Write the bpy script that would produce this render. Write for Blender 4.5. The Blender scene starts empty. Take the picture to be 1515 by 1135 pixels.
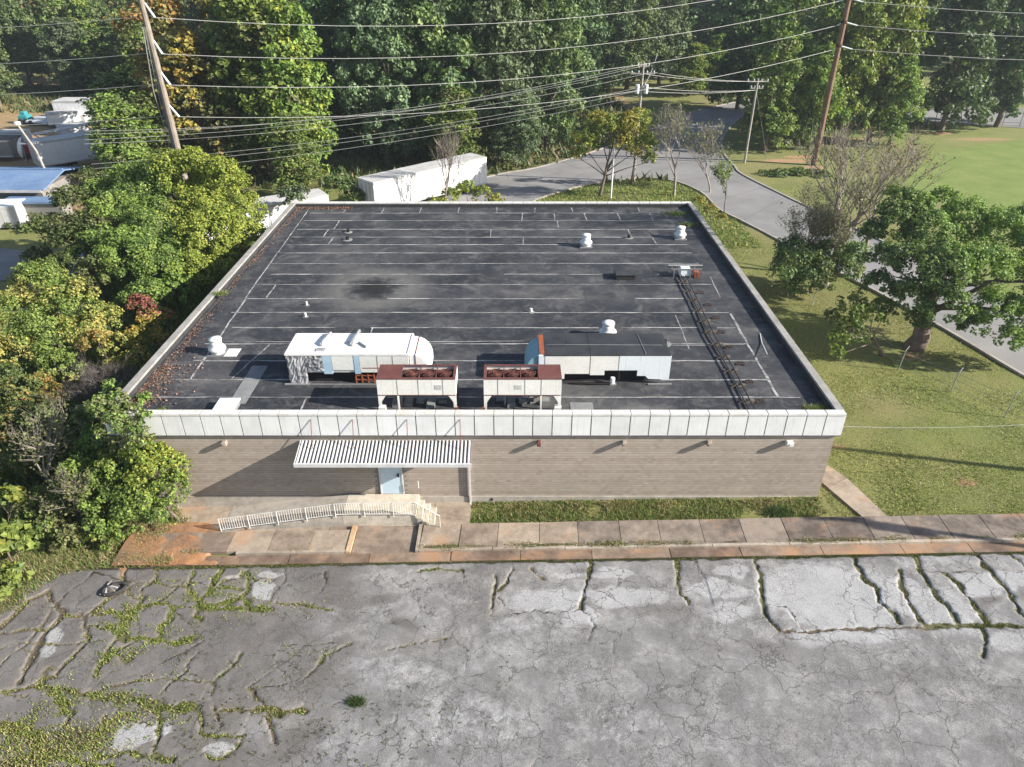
import bpy, math, random
import numpy as np
from mathutils import Vector, Matrix

C = bpy.context
SC = C.scene
COL = SC.collection
random.seed(7)
RNG = np.random.default_rng(11)

# ------------------------------------------------------------------ camera, sky, sun
CAM_H, FPX = 21.0, 1055.0
PITCH = math.atan(630.0 / FPX)
cam = bpy.data.cameras.new('camera')
cam.sensor_width = 36.0
cam.lens = 36.0 * FPX / 1515.0
cam.clip_start = 0.2
cam.clip_end = 6000
camo = bpy.data.objects.new('camera', cam)
COL.objects.link(camo)
camo.location = (0, 0, CAM_H)
camo.rotation_euler = (math.pi / 2 - PITCH, 0, 0)
SC.camera = camo

SUN = Vector((1.0, -0.25, 0.51)).normalized()
SUN_EL = math.asin(SUN.z)
SUN_AZ = math.atan2(SUN.x, SUN.y)
world = bpy.data.worlds.new('World')
SC.world = world
world.use_nodes = True
wt = world.node_tree
bg = wt.nodes['Background']
sky = wt.nodes.new('ShaderNodeTexSky')
sky.sky_type = 'NISHITA'
sky.sun_disc = False
sky.sun_elevation = SUN_EL
sky.sun_rotation = SUN_AZ
sky.air_density = 1.0
sky.dust_density = 1.0
wt.links.new(sky.outputs[0], bg.inputs[0])
bg.inputs[1].default_value = 0.075
sl = bpy.data.lights.new('sun', 'SUN')
sl.energy = 5.0
sl.angle = math.radians(0.5)
sl.color = (1.0, 0.93, 0.82)
so = bpy.data.objects.new('sun', sl)
COL.objects.link(so)
so.rotation_euler = SUN.to_track_quat('Z', 'Y').to_euler()
SC.view_settings.view_transform = 'Standard'
SC.view_settings.look = 'None'
SC.view_settings.gamma = 1.0
SC.view_settings.exposure = 1.2
SC.render.engine = 'CYCLES'
SC.cycles.use_denoising = True
SC.cycles.max_bounces = 4
SC.cycles.diffuse_bounces = 2
SC.cycles.transmission_bounces = 3
SC.cycles.volume_bounces = 0

# ------------------------------------------------------------------ survey helpers: sight line of a photo point meets a level or a depth
def gp(u, v, z=0.0):
    a = PITCH + math.atan((v - 567.5) / FPX)
    Y = (CAM_H - z) / math.tan(a)
    zc = Y * math.cos(PITCH) + (CAM_H - z) * math.sin(PITCH)
    return (u - 757.5) / FPX * zc, Y
def pz(u, v, Y):
    a = PITCH + math.atan((v - 567.5) / FPX)
    z = CAM_H - Y * math.tan(a)
    zc = Y * math.cos(PITCH) + (CAM_H - z) * math.sin(PITCH)
    return (u - 757.5) / FPX * zc, z, zc
def gz(x): return max(-.75, min(.3, .0235 * (x - 14)))
def gzn(x): return np.clip(.0235 * (x - 14), -.75, .3)
def gg(u, v, dz=0.0):
    z = 0
    for i in range(4):
        X, Y = gp(u, v, z + dz); z = gz(X)
    return X, Y, z

# ------------------------------------------------------------------ mesh helpers
class MB:
    def __init__(s): s.v = []; s.f = []; s.m = []
    def add(s, vs, fs, mi=0):
        n = len(s.v); s.v += [tuple(p) for p in vs]
        s.f += [tuple(i + n for i in f) for f in fs]; s.m += [mi] * len(fs)
        return s
    def box(s, x0, x1, y0, y1, z0, z1, mi=0, M=None, ch=0.0):
        vs = [(x0,y0,z0),(x1,y0,z0),(x1,y1,z0),(x0,y1,z0),(x0,y0,z1),(x1,y0,z1),(x1,y1,z1),(x0,y1,z1)]
        fs = [(0,3,2,1),(4,5,6,7),(0,1,5,4),(1,2,6,5),(2,3,7,6),(3,0,4,7)]
        if ch > 0:
            vs = vs[:4] + [(x0,y0,z1-ch),(x1,y0,z1-ch),(x1,y1,z1-ch),(x0,y1,z1-ch),
                  (x0+ch,y0+ch,z1),(x1-ch,y0+ch,z1),(x1-ch,y1-ch,z1),(x0+ch,y1-ch,z1)]
            fs = [(0,3,2,1),(8,9,10,11)] + [(i,(i+1)%4,4+(i+1)%4,4+i) for i in range(4)] + [(4+i,4+(i+1)%4,8+(i+1)%4,8+i) for i in range(4)]
        if M is not None: vs = [M @ Vector(p) for p in vs]
        return s.add(vs, fs, mi)
    def prism(s, pts, z0, z1, mi=0, M=None):
        n = len(pts)
        vs = [(p[0],p[1],z0) for p in pts] + [(p[0],p[1],z1) for p in pts]
        fs = [tuple(range(n-1,-1,-1)), tuple(range(n,2*n))] + [(i,(i+1)%n,n+(i+1)%n,n+i) for i in range(n)]
        if M is not None: vs = [M @ Vector(p) for p in vs]
        return s.add(vs, fs, mi)
    def tube(s, pts, rad, sides=6, mi=0, cap=True):
        pts = [Vector(p) for p in pts]
        if not hasattr(rad, '__len__'): rad = [rad] * len(pts)
        n0 = len(s.v); L = len(pts)
        d = (pts[1] - pts[0]).normalized()
        up = Vector((0,0,1)) if abs(d.z) < .9 else Vector((1,0,0))
        a = d.cross(up).normalized()
        for i, p in enumerate(pts):
            if i == 0: d = pts[1] - pts[0]
            elif i == L-1: d = pts[-1] - pts[-2]
            else: d = pts[i+1] - pts[i-1]
            if d.length < 1e-9: d = Vector((0,0,1))
            d.normalize()
            a = (a - d * a.dot(d))
            if a.length < 1e-6: a = d.orthogonal()
            a.normalize(); b = d.cross(a)
            for k in range(sides):
                t = 2*math.pi*k/sides
                s.v.append(tuple(p + (a*math.cos(t) + b*math.sin(t)) * rad[i]))
        for i in range(L-1):
            for k in range(sides):
                k2 = (k+1) % sides
                s.f.append((n0+i*sides+k, n0+i*sides+k2, n0+(i+1)*sides+k2, n0+(i+1)*sides+k)); s.m.append(mi)
        if cap:
            s.f.append(tuple(n0+k for k in range(sides-1,-1,-1))); s.m.append(mi)
            s.f.append(tuple(n0+(L-1)*sides+k for k in range(sides))); s.m.append(mi)
        return s
    def lathe(s, prof, sides=16, mi=0, M=None, o=(0,0,0)):
        vs = []
        for r, z in prof:
            for k in range(sides):
                t = 2*math.pi*k/sides
                vs.append((o[0]+r*math.cos(t), o[1]+r*math.sin(t), o[2]+z))
        fs = []
        L = len(prof)
        for i in range(L-1):
            for k in range(sides):
                k2 = (k+1) % sides
                fs.append((i*sides+k, i*sides+k2, (i+1)*sides+k2, (i+1)*sides+k))
        fs.append(tuple(range(sides-1,-1,-1))); fs.append(tuple((L-1)*sides+k for k in range(sides)))
        if M is not None: vs = [M @ Vector(p) for p in vs]
        return s.add(vs, fs, mi)
    def mesh(s, name, mats):
        me = bpy.data.meshes.new(name)
        me.from_pydata(s.v, [], s.f)
        if not isinstance(mats, (list, tuple)): mats = [mats]
        for m in mats: me.materials.append(m)
        if len(mats) > 1: me.polygons.foreach_set('material_index', s.m)
        me.update()
        return me
    def build(s, name, mats, parent=None, smooth=False, loc=None):
        me = s.mesh(name, mats)
        if smooth: me.polygons.foreach_set('use_smooth', [True]*len(me.polygons))
        o = bpy.data.objects.new(name, me); COL.objects.link(o)
        if parent is not None: o.parent = parent
        if loc is not None: o.location = loc
        return o

def tag(o, label=None, cat=None, group=None, kind=None):
    if label: o['label'] = label
    if cat: o['category'] = cat
    if group: o['group'] = group
    if kind: o['kind'] = kind
    return o
def thing(name, label, cat, loc=(0,0,0), rz=0, group=None):
    o = bpy.data.objects.new(name, None); COL.objects.link(o)
    o.empty_display_size = .3
    o.location = loc; o.rotation_euler = (0,0,rz)
    return tag(o, label, cat, group)
def inst(name, me, parent=None, loc=(0,0,0), rz=0, scale=None):
    o = bpy.data.objects.new(name, me); COL.objects.link(o)
    if parent is not None: o.parent = parent
    o.location = loc; o.rotation_euler = (0,0,rz)
    if scale: o.scale = scale
    return o
def copy_tree(o, parent=None):
    c = o.copy(); COL.objects.link(c)
    if parent is not None: c.parent = parent
    for ch in list(o.children): copy_tree(ch, c)
    return c

def mesh_np(name, verts, faces, mats, cols=None, midx=None, smooth=False):
    """verts (N,3) and faces (M,k) arrays straight into a mesh; cols = (N,4) point colours"""
    me = bpy.data.meshes.new(name)
    verts = np.ascontiguousarray(verts, dtype=np.float32); faces = np.ascontiguousarray(faces, dtype=np.int32)
    M, k = faces.shape
    me.vertices.add(len(verts)); me.vertices.foreach_set('co', verts.ravel())
    me.loops.add(M*k); me.loops.foreach_set('vertex_index', faces.ravel())
    me.polygons.add(M); me.polygons.foreach_set('loop_start', np.arange(0, M*k, k, dtype=np.int32))
    if not isinstance(mats, (list, tuple)): mats = [mats]
    for m in mats: me.materials.append(m)
    me.update(calc_edges=True)
    me.polygons.foreach_set('use_smooth', np.full(M, bool(smooth)))
    if cols is not None:
        at = me.color_attributes.new('mask', 'FLOAT_COLOR', 'POINT')
        at.data.foreach_set('color', np.ascontiguousarray(cols, dtype=np.float32).ravel())
    return me

# ------------------------------------------------------------------ materials
class NT:
    def __init__(s, name):
        s.mat = bpy.data.materials.new(name); s.mat.use_nodes = True
        s.t = s.mat.node_tree; s.b = s.t.nodes['Principled BSDF']
        s.b.inputs['Specular IOR Level'].default_value = .3
        s.geo = None
    def n(s, typ, **kw):
        x = s.t.nodes.new(typ)
        for k, v in kw.items():
            if k.startswith('i_'):
                key = k[2:]
                key = int(key) if key.isdigit() else key.replace('_', ' ')
                x.inputs[key].default_value = v
            else: setattr(x, k, v)
        return x
    def l(s, a, b): s.t.links.new(a, b)
    def pos(s, obj=False):
        if obj: return s.n('ShaderNodeTexCoord').outputs['Object']
        if s.geo is None: s.geo = s.n('ShaderNodeNewGeometry')
        return s.geo.outputs['Position']
    def noise(s, scale, detail=4, rough=.55, vec=None, dist=0):
        x = s.n('ShaderNodeTexNoise')
        x.inputs['Scale'].default_value = scale; x.inputs['Detail'].default_value = detail
        x.inputs['Roughness'].default_value = rough; x.inputs['Distortion'].default_value = dist
        s.l(vec if vec is not None else s.pos(), x.inputs['Vector'])
        return x.outputs['Fac']
    def ramp(s, fac, stops, interp='LINEAR'):
        x = s.n('ShaderNodeValToRGB'); x.color_ramp.interpolation = interp
        e = x.color_ramp.elements
        while len(e) < len(stops): e.new(.5)
        for i, (p, c) in enumerate(stops):
            e[i].position = p; e[i].color = (c[0], c[1], c[2], 1) if hasattr(c, '__len__') else (c, c, c, 1)
        s.l(fac, x.inputs[0]); return x.outputs[0]
    def mix(s, fac, a, b, mode='MIX'):
        x = s.n('ShaderNodeMix', data_type='RGBA', blend_type=mode)
        for sock, val in ((x.inputs[0], fac), (x.inputs[6], a), (x.inputs[7], b)):
            if hasattr(val, 'is_linked') or hasattr(val, 'links'): s.l(val, sock)
            elif hasattr(val, '__len__'): sock.default_value = (val[0], val[1], val[2], 1)
            else: sock.default_value = val if sock.type == 'VALUE' else (val, val, val, 1)
        return x.outputs[2]
    def math(s, op, a, b=None, c=None):
        x = s.n('ShaderNodeMath', operation=op)
        for i, val in enumerate((a, b, c)):
            if val is None: continue
            if hasattr(val, 'links'): s.l(val, x.inputs[i])
            else: x.inputs[i].default_value = val
        return x.outputs[0]
    def attr(s, name='mask'):
        a = s.n('ShaderNodeAttribute'); a.attribute_name = name
        sp = s.n('ShaderNodeSeparateColor'); s.l(a.outputs['Color'], sp.inputs[0])
        return a, sp.outputs[0], sp.outputs[1], sp.outputs[2], a.outputs['Alpha']
    def stretch(s, sx, sy, sz, rz=0, vec=None):
        m = s.n('ShaderNodeMapping'); m.inputs['Scale'].default_value = (sx, sy, sz); m.inputs['Rotation'].default_value = (0,0,rz)
        s.l(vec if vec is not None else s.pos(), m.inputs['Vector']); return m.outputs[0]
    def bump(s, h, strength=.3, dist=.02):
        b = s.n('ShaderNodeBump'); b.inputs['Strength'].default_value = strength; b.inputs['Distance'].default_value = dist
        s.l(h, b.inputs['Height']); s.l(b.outputs[0], s.b.inputs['Normal'])
    def out(s, col, rough=.8, metal=0):
        if hasattr(col, 'links'): s.l(col, s.b.inputs['Base Color'])
        else: s.b.inputs['Base Color'].default_value = (*col, 1)
        if hasattr(rough, 'links'): s.l(rough, s.b.inputs['Roughness'])
        else: s.b.inputs['Roughness'].default_value = rough
        s.b.inputs['Metallic'].default_value = metal
        return s.mat

def worn(name, base, alt, scale=1.5, rough=.75, metal=0, streak=None, fleck=None, bump=.15, lo=.35, hi=.7):
    """a worn surface: two colours by large noise, optional vertical streaks and small flecks"""
    t = NT(name)
    c = t.mix(t.ramp(t.noise(scale, 6, .65), [(lo, 0), (hi, 1)]), base, alt)
    fine = t.noise(scale*14, 3, .6)
    c = t.mix(.25, c, t.ramp(fine, [(.3, .35), (.7, 1)]), 'MULTIPLY')
    if streak:
        v = t.stretch(9, 9, .7)
        c = t.mix(t.ramp(t.noise(1.0, 3, .6, v), [(.56, 0), (.75, .55)]), c, streak)
    if fleck:
        c = t.mix(t.ramp(t.noise(scale*4, 5, .7), [(.62, 0), (.68, 1)]), c, fleck)
    t.bump(fine, bump, .02)
    return t.out(c, rough, metal)

M = {}
def leaf_material(name, trans=.3, vary=1.0):
    t = NT(name)
    a, r, g, b, al = t.attr()
    oi = t.n('ShaderNodeObjectInfo')
    hs = t.n('ShaderNodeHueSaturation')
    t.l(t.math('MULTIPLY_ADD', oi.outputs['Random'], .03*vary, .5-.015*vary), hs.inputs['Hue'])
    t.l(t.math('MULTIPLY_ADD', oi.outputs['Random'], .35*vary, 1.12-.12*vary), hs.inputs['Value'])
    t.l(a.outputs['Color'], hs.inputs['Color'])
    col = hs.outputs[0]
    t.out(col, .55); t.b.inputs['Specular IOR Level'].default_value = .35
    tr = t.n('ShaderNodeBsdfTranslucent'); t.l(t.mix(1.0, col, (1.1, 1.25, .6), 'MULTIPLY'), tr.inputs[0])
    mx = t.n('ShaderNodeMixShader'); mx.inputs[0].default_value = trans
    t.l(t.b.outputs[0], mx.inputs[1]); t.l(tr.outputs[0], mx.inputs[2])
    t.l(mx.outputs[0], t.t.nodes['Material Output'].inputs[0])
    return t.mat
M['leaf'] = leaf_material('leaf')
M['grassblade'] = leaf_material('grass_blade', .25, 0)
M['bark'] = worn('bark', (.12,.09,.07), (.22,.18,.15), 3, .9, bump=.5)
M['paletwig'] = worn('pale_twig', (.20,.17,.15), (.34,.30,.27), 3, .9)
M['darktwig'] = worn('dark_twig', (.07,.06,.055), (.16,.14,.13), 3, .9)

# ground: grass with dry, lush and bare clay patches (masks in the point colours)
t = NT('ground_grass')
a, r, g, b, al = t.attr()
n1 = t.noise(.35, 5, .6); n2 = t.noise(3.0, 5, .7); n3 = t.noise(14, 4, .75)
c = t.ramp(n1, [(.3, (.12,.16,.038)), (.55, (.175,.21,.052)), (.72, (.225,.225,.075))])
c = t.mix(t.math('MULTIPLY', g, .85), c, (.25,.215,.10))
c = t.mix(t.math('MULTIPLY', b, .9), c, t.ramp(n1, [(.3, (.13,.22,.04)), (.7, (.22,.29,.075))]))
c = t.mix(t.ramp(n2, [(.35, 0), (.75, .5)]), c, (.20,.18,.08))
c = t.mix(.6, c, t.ramp(n3, [(.25, .35), (.6, 1.1)]), 'MULTIPLY')
dirt = t.ramp(n2, [(.3, (.30,.17,.09)), (.7, (.42,.28,.17))])
rr = t.math('ADD', r, t.math('MULTIPLY', t.math('SUBTRACT', n2, .5), .9))
c = t.mix(t.ramp(rr, [(.38, 0), (.62, 1)]), c, dirt)
leaflit = t.ramp(rr, [(.0, 0), (1, 0)])
t.bump(n3, .8, .08)
M['ground'] = t.out(c, .95)

# broken asphalt of the parking lot: r crack, g light wash, b dark stain, alpha weed/clay share
t = NT('old_asphalt')
a, r, g, b, al = t.attr()
n1 = t.noise(.55, 6, .65); n2 = t.noise(2.6, 6, .7); n3 = t.noise(26, 4, .8); n4 = t.noise(70, 2, .8)
c = t.ramp(t.math('ADD', t.math('MULTIPLY', n1, .6), t.math('MULTIPLY', t.noise(1.3, 8, .75), .4)), [(.36, (.17,.167,.17)), (.47, (.26,.258,.262)), (.56, (.35,.348,.355)), (.66, (.44,.44,.45))])
oi = t.n('ShaderNodeObjectInfo')
c = t.mix(t.ramp(n2, [(.35, .45), (.65, 0)]), c, (.19,.183,.185))
c = t.mix(t.math('MULTIPLY', oi.outputs['Random'], .30), c, (.15,.146,.142))
dust = t.noise(1.1, 7, .75)
c = t.mix(t.ramp(dust, [(.5, 0), (.66, .45)]), c, (.42,.41,.395))
gg_ = t.ramp(t.math('ADD', g, t.math('MULTIPLY', t.math('SUBTRACT', n2, .5), .8)), [(.36, 0), (.60, 1)])
c = t.mix(t.math('MULTIPLY', gg_, .60), c, (.48,.485,.50))
bb_ = t.ramp(t.math('ADD', b, t.math('MULTIPLY', t.math('SUBTRACT', n2, .5), .7)), [(.3, 0), (.7, 1)])
c = t.mix(t.math('MULTIPLY', bb_, .68), c, (.118,.108,.102))
c = t.mix(.62, c, t.ramp(n3, [(.3, .35), (.65, 1.25)]), 'MULTIPLY')
c = t.mix(.55, c, t.ramp(n4, [(.35, .4), (.62, 1.3)]), 'MULTIPLY')
# hairline crazing
wv = t.n('ShaderNodeVectorMath', operation='ADD')
nz = t.n('ShaderNodeTexNoise'); nz.inputs['Scale'].default_value = 2.2; nz.inputs['Detail'].default_value = 5; t.l(t.pos(), nz.inputs['Vector'])
sc_ = t.n('ShaderNodeVectorMath', operation='SCALE'); sc_.inputs[3].default_value = .9; t.l(nz.outputs['Color'], sc_.inputs[0])
t.l(t.pos(), wv.inputs[0]); t.l(sc_.outputs[0], wv.inputs[1])
def craze(scale, width):
    v = t.n('ShaderNodeTexVoronoi', feature='DISTANCE_TO_EDGE'); v.inputs['Scale'].default_value = scale
    t.l(wv.outputs[0], v.inputs['Vector'])
    return t.ramp(v.outputs[0], [(0, 1), (width, 0)])
m1 = t.ramp(t.noise(.28, 3, .5), [(.38, .08), (.52, 1)])
m2 = t.ramp(t.noise(.35, 4, .6), [(.42, .1), (.56, 1)])
cr = t.math('MAXIMUM', t.math('MAXIMUM', t.math('MULTIPLY', craze(.85, .026), m1), t.math('MULTIPLY', craze(8.5, .06), t.math('MULTIPLY', m2, .45))), t.math('MULTIPLY', craze(3.2, .05), t.math('MULTIPLY', m2, .8)))
c = t.mix(t.math('MULTIPLY', cr, .72), c, (.045,.04,.035))
clay = t.ramp(n2, [(.3, (.05,.038,.026)), (.55, (.13,.10,.068)), (.8, (.24,.175,.11))])
moss = t.ramp(n3, [(.3, (.055,.058,.025)), (.7, (.15,.145,.07))])
darkc = t.ramp(n3, [(.3, (.025,.022,.018)), (.7, (.06,.05,.04))])
soil = t.mix(t.ramp(al, [(.12, 0), (.28, 1)]), darkc, t.mix(t.ramp(al, [(.3, 0), (.8, 1)]), clay, moss))
nr = t.n('ShaderNodeAttribute'); nr.attribute_name = 'near'
nf = t.math('MULTIPLY', nr.outputs['Fac'], t.ramp(n2, [(.3, .2), (.6, 1)]))
c = t.mix(t.math('MULTIPLY', nf, .55), c, (.27,.225,.175))
rk = t.ramp(t.math('ADD', r, t.math('MULTIPLY', t.math('SUBTRACT', n3, .5), .35)), [(.35, 0), (.6, 1)])
c = t.mix(rk, c, soil)
t.bump(t.math('ADD', n3, t.math('MULTIPLY', cr, -.6)), .55, .02)
M['asphalt'] = t.out(c, .9)

t = NT('street_asphalt')
n1 = t.noise(.25, 5, .6); n3 = t.noise(18, 3, .8)
c = t.ramp(n1, [(.3, (.19,.188,.19)), (.7, (.275,.27,.272))])
c = t.mix(.35, c, t.ramp(n3, [(.3, .5), (.65, 1.1)]), 'MULTIPLY')
v = t.n('ShaderNodeTexVoronoi', feature='DISTANCE_TO_EDGE'); v.inputs['Scale'].default_value = .12; t.l(t.pos(), v.inputs['Vector'])
c = t.mix(t.ramp(v.outputs[0], [(0, .5), (.008, 0)]), c, (.08,.08,.08))
t.bump(n3, .3, .02)
M['street'] = t.out(c, .9)

def concrete(name, base, dark, clay_amt=.0, scale=.9):
    t = NT(name)
    n1 = t.noise(scale, 6, .65); n2 = t.noise(scale*4, 5, .7); n3 = t.noise(30, 3, .8)
    oi = t.n('ShaderNodeObjectInfo')
    k = t.math('MULTIPLY_ADD', oi.outputs['Random'], .30, -.15)
    c = t.mix(t.ramp(t.math('ADD', n1, k), [(.32, 0), (.66, 1)]), dark, base)
    c = t.mix(.4, c, t.ramp(n2, [(.3, .45), (.7, 1.05)]), 'MULTIPLY')
    c = t.mix(.4, c, t.ramp(n3, [(.3, .55), (.65, 1.05)]), 'MULTIPLY')
    if clay_amt:
        n4 = t.noise(.45, 5, .6, dist=.4)
        c = t.mix(t.ramp(n4, [(.60 - clay_amt*.16, 0), (.78 - clay_amt*.15, .7)]), c, (.42,.225,.115))
    t.bump(n3, .3, .01)
    return t.out(c, .9)
M['slab_warm'] = concrete('stained_concrete', (.40,.33,.26), (.22,.17,.135), .35)
M['slab_dark'] = concrete('dark_concrete', (.30,.25,.21), (.12,.097,.085), .38)
M['gutter'] = concrete('clay_stained_gutter', (.30,.225,.17), (.15,.105,.08), .7)
M['curb'] = concrete('curb_concrete', (.48,.42,.35), (.30,.25,.2), .35)
M['curbclay'] = concrete('clay_curb_concrete', (.55,.42,.28), (.42,.27,.15), .6)
M['ramp'] = concrete('cream_concrete', (.62,.57,.48), (.44,.40,.33), .05)
M['foundation'] = concrete('foundation_concrete', (.45,.41,.36), (.30,.27,.23), .1)
M['clay'] = worn('bare_clay', (.36,.20,.11), (.25,.17,.115), 1.6, .95, fleck=(.20,.15,.09), bump=.6)
M['mortar'] = worn('mortar', (.25,.22,.20), (.20,.18,.165), 2, .95)

t = NT('clay_wash')
n1 = t.noise(.9, 6, .7, dist=.4); n2_ = t.noise(5, 6, .75); n3 = t.noise(26, 3, .8)
c = t.ramp(n1, [(.32, (.20,.145,.105)), (.48, (.33,.19,.11)), (.62, (.42,.21,.10)), (.75, (.30,.22,.16))])
c = t.mix(.6, c, t.ramp(n2_, [(.3, .4), (.68, 1.1)]), 'MULTIPLY'); c = t.mix(.4, c, t.ramp(n3, [(.3, .5), (.65, 1.1)]), 'MULTIPLY')
t.bump(n2_, .7, .05)
M['claywash'] = t.out(c, .95)
t = NT('tan_brick')
a, r, g, b, al = t.attr()
n1 = t.noise(.5, 4, .6); n3 = t.noise(25, 3, .7)
c = t.ramp(r, [(0, (.30,.25,.21)), (.5, (.375,.32,.275)), (1, (.43,.375,.33))])
c = t.mix(.35, c, t.ramp(n1, [(.3, .7), (.7, 1.05)]), 'MULTIPLY')
c = t.mix(.3, c, t.ramp(n3, [(.3, .6), (.65, 1.05)]), 'MULTIPLY')
t.bump(n3, .2, .005)
M['brick'] = t.out(c, .9)

t = NT('fascia_panel')
oi = t.n('ShaderNodeObjectInfo')
n1 = t.noise(1.2, 4, .6)
c = t.ramp(t.math('ADD', t.math('MULTIPLY', n1, .8), t.math('MULTIPLY', oi.outputs['Random'], .2)), [(.3, (.60,.61,.62)), (.75, (.76,.77,.79))])
c = t.mix(t.ramp(t.noise(1.0, 4, .7, t.stretch(7, 7, .5)), [(.52, 0), (.78, .5)]), c, (.40,.385,.36))
c = t.mix(t.ramp(t.noise(16, 3, .7), [(.6, 0), (.75, .35)]), c, (.35,.33,.31))
M['fascia'] = t.out(c, .6)
M['joint'] = worn('panel_joint', (.14,.135,.13), (.22,.21,.2), 3, .8)
M['coping'] = worn('mossy_coping', (.36,.35,.335), (.23,.22,.205), 1.6, .9, fleck=(.17,.14,.10), bump=.5)
M['copingf'] = worn('front_coping', (.66,.66,.66), (.5,.49,.46), 1.6, .8, fleck=(.36,.33,.29), bump=.2)
M['parapet'] = worn('parapet_membrane', (.03,.032,.036), (.055,.056,.06), 1.3, .8)

t = NT('roof_membrane')
oi = t.n('ShaderNodeObjectInfo')
n1 = t.noise(.33, 6, .62, t.stretch(.7, 1.0, 1)); n2 = t.noise(1.7, 6, .7); n3 = t.noise(24, 3, .8)
k = t.math('MULTIPLY_ADD', oi.outputs['Random'], .12, -.06)
c = t.ramp(t.math('ADD', n1, k), [(.34, (.020,.022,.028)), (.5, (.033,.035,.042)), (.62, (.062,.062,.067)), (.74, (.12,.118,.116))])
c = t.mix(t.ramp(n2, [(.52, 0), (.74, .55)]), c, (.13,.128,.125))
n5 = t.noise(.75, 7, .72, dist=.6)
c = t.mix(t.ramp(n5, [(.52, 0), (.66, .45), (.78, .75)]), c, (.17,.168,.165))
c = t.mix(.4, c, t.ramp(n3, [(.3, .6), (.65, 1.15)]), 'MULTIPLY')
n6 = t.noise(.32, 4, .6, dist=.8)
c = t.mix(t.ramp(n6, [(.47, 0), (.492, .22), (.505, 0), (.60, 0), (.617, .28), (.63, 0)]), c, (.14,.138,.135))
c = t.mix(t.ramp(t.noise(.45, 5, .7, dist=.5), [(.62, 0), (.70, .6)]), c, (.022,.022,.024))
# dusty halo and black ponding stain
vm = t.n('ShaderNodeVectorMath', operation='DISTANCE'); t.l(t.pos(), vm.inputs[0]); vm.inputs[1].default_value = (-8.2, 39.3, 4.12)
d = t.math('ADD', vm.outputs['Value'], t.math('MULTIPLY', t.math('SUBTRACT', n2, .5), 2.2))
c = t.mix(t.ramp(t.math('MULTIPLY', d, .2), [(.0, .0), (.22, .0), (.42, .6), (.75, 0)]), c, (.17,.165,.155))
c = t.mix(t.ramp(t.math('MULTIPLY', d, .2), [(.12, .92), (.30, 0)]), c, (.014,.013,.012))
t.bump(n2, .25, .02)
M['membrane'] = t.out(c, .72)
t = NT('seam_tape')
n1 = t.noise(1.3, 5, .7, t.stretch(.6, 2, 1)); n3 = t.noise(9, 3, .7)
c = t.ramp(t.math('ADD', t.math('MULTIPLY', n1, .75), t.math('MULTIPLY', n3, .25)), [(.36, (.06,.06,.063)), (.48, (.22,.22,.22)), (.60, (.42,.415,.41))])
M['seam'] = t.out(c, .85)
M['black'] = worn('black_rubber', (.02,.02,.022), (.04,.04,.04), 3, .8)
M['palepatch'] = worn('pale_walk_patch', (.17,.18,.185), (.26,.265,.265), 1.5, .85)

M['white'] = worn('white_painted_metal', (.80,.80,.79), (.68,.67,.64), 1.5, .45, streak=(.42,.38,.33), bump=.05)
M['unitwhite'] = worn('weathered_unit_paint', (.80,.80,.78), (.72,.71,.68), 1.3, .55, streak=(.48,.44,.40), bump=.05)
t = NT('unit_top_white')
n1 = t.noise(1.7, 6, .6); n2_ = t.noise(9, 4, .7)
c = t.mix(t.ramp(n1, [(.56, 0), (.63, .55), (.72, .9)]), (.84,.835,.82), (.45,.39,.34))
c = t.mix(.3, c, t.ramp(n2_, [(.3, .6), (.6, 1.05)]), 'MULTIPLY')
M['unittop'] = t.out(c, .6)
M['blue'] = worn('pale_blue_panel', (.36,.52,.68), (.46,.60,.72), 2, .5, bump=.05)
M['tealpanel'] = worn('faded_teal_panel', (.17,.34,.43), (.26,.42,.50), 2, .5, bump=.05)
M['paleblue'] = worn('pale_blue_white_panel', (.70,.77,.83), (.78,.82,.85), 1.2, .5, streak=(.45,.5,.55), bump=.05)
M['darktop'] = worn('black_coated_top', (.028,.030,.034), (.055,.057,.062), 1.2, .6, fleck=(.014,.014,.015), bump=.1)
M['foil'] = worn('torn_foil', (.55,.55,.57), (.20,.20,.22), 1.5, .4, metal=.3, bump=.9, lo=.40, hi=.66)
M['rust'] = worn('rusty_red_sheet', (.115,.042,.038), (.17,.07,.06), 1.6, .75, bump=.15)
M['rustdark'] = worn('dark_rust', (.04,.017,.014), (.10,.036,.026), 4, .8, bump=.3)
M['orangerust'] = worn('orange_rust', (.33,.10,.04), (.20,.06,.04), 3, .8)
M['grey'] = worn('galvanised_grey', (.30,.31,.32), (.42,.42,.42), 2.5, .5, metal=.3)
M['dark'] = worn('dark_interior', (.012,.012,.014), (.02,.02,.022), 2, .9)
M['tanlight'] = worn('tan_light_box', (.34,.29,.25), (.26,.22,.19), 3, .6)
M['door'] = worn('pale_blue_door', (.50,.63,.74), (.56,.67,.76), 1.2, .5, bump=.03)
M['canopy'] = worn('white_canopy_sheet', (.66,.67,.69), (.52,.52,.53), 1.5, .45, bump=.03)
M['canopyshade'] = worn('canopy_valley_shade', (.10,.10,.11), (.18,.18,.19), 2, .6)  # shade between the white ribs is put into this dark colour
M['rail'] = worn('white_railing', (.70,.70,.70), (.52,.50,.47), 3, .5)
M['pole'] = worn('pole_timber', (.29,.25,.215), (.20,.17,.145), 2.2, .9, bump=.3)
M['poler'] = worn('brown_pole_timber', (.24,.145,.095), (.15,.095,.065), 2.2, .9, bump=.3)
M['poleg'] = worn('grey_pole_timber', (.40,.37,.33), (.27,.25,.22), 2.2, .9, bump=.3)
M['insul'] = worn('pale_insulator', (.62,.66,.70), (.5,.54,.58), 3, .3)
M['wire'] = worn('aluminium_wire', (.50,.50,.49), (.42,.42,.42), 3, .45, metal=.2)
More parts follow.
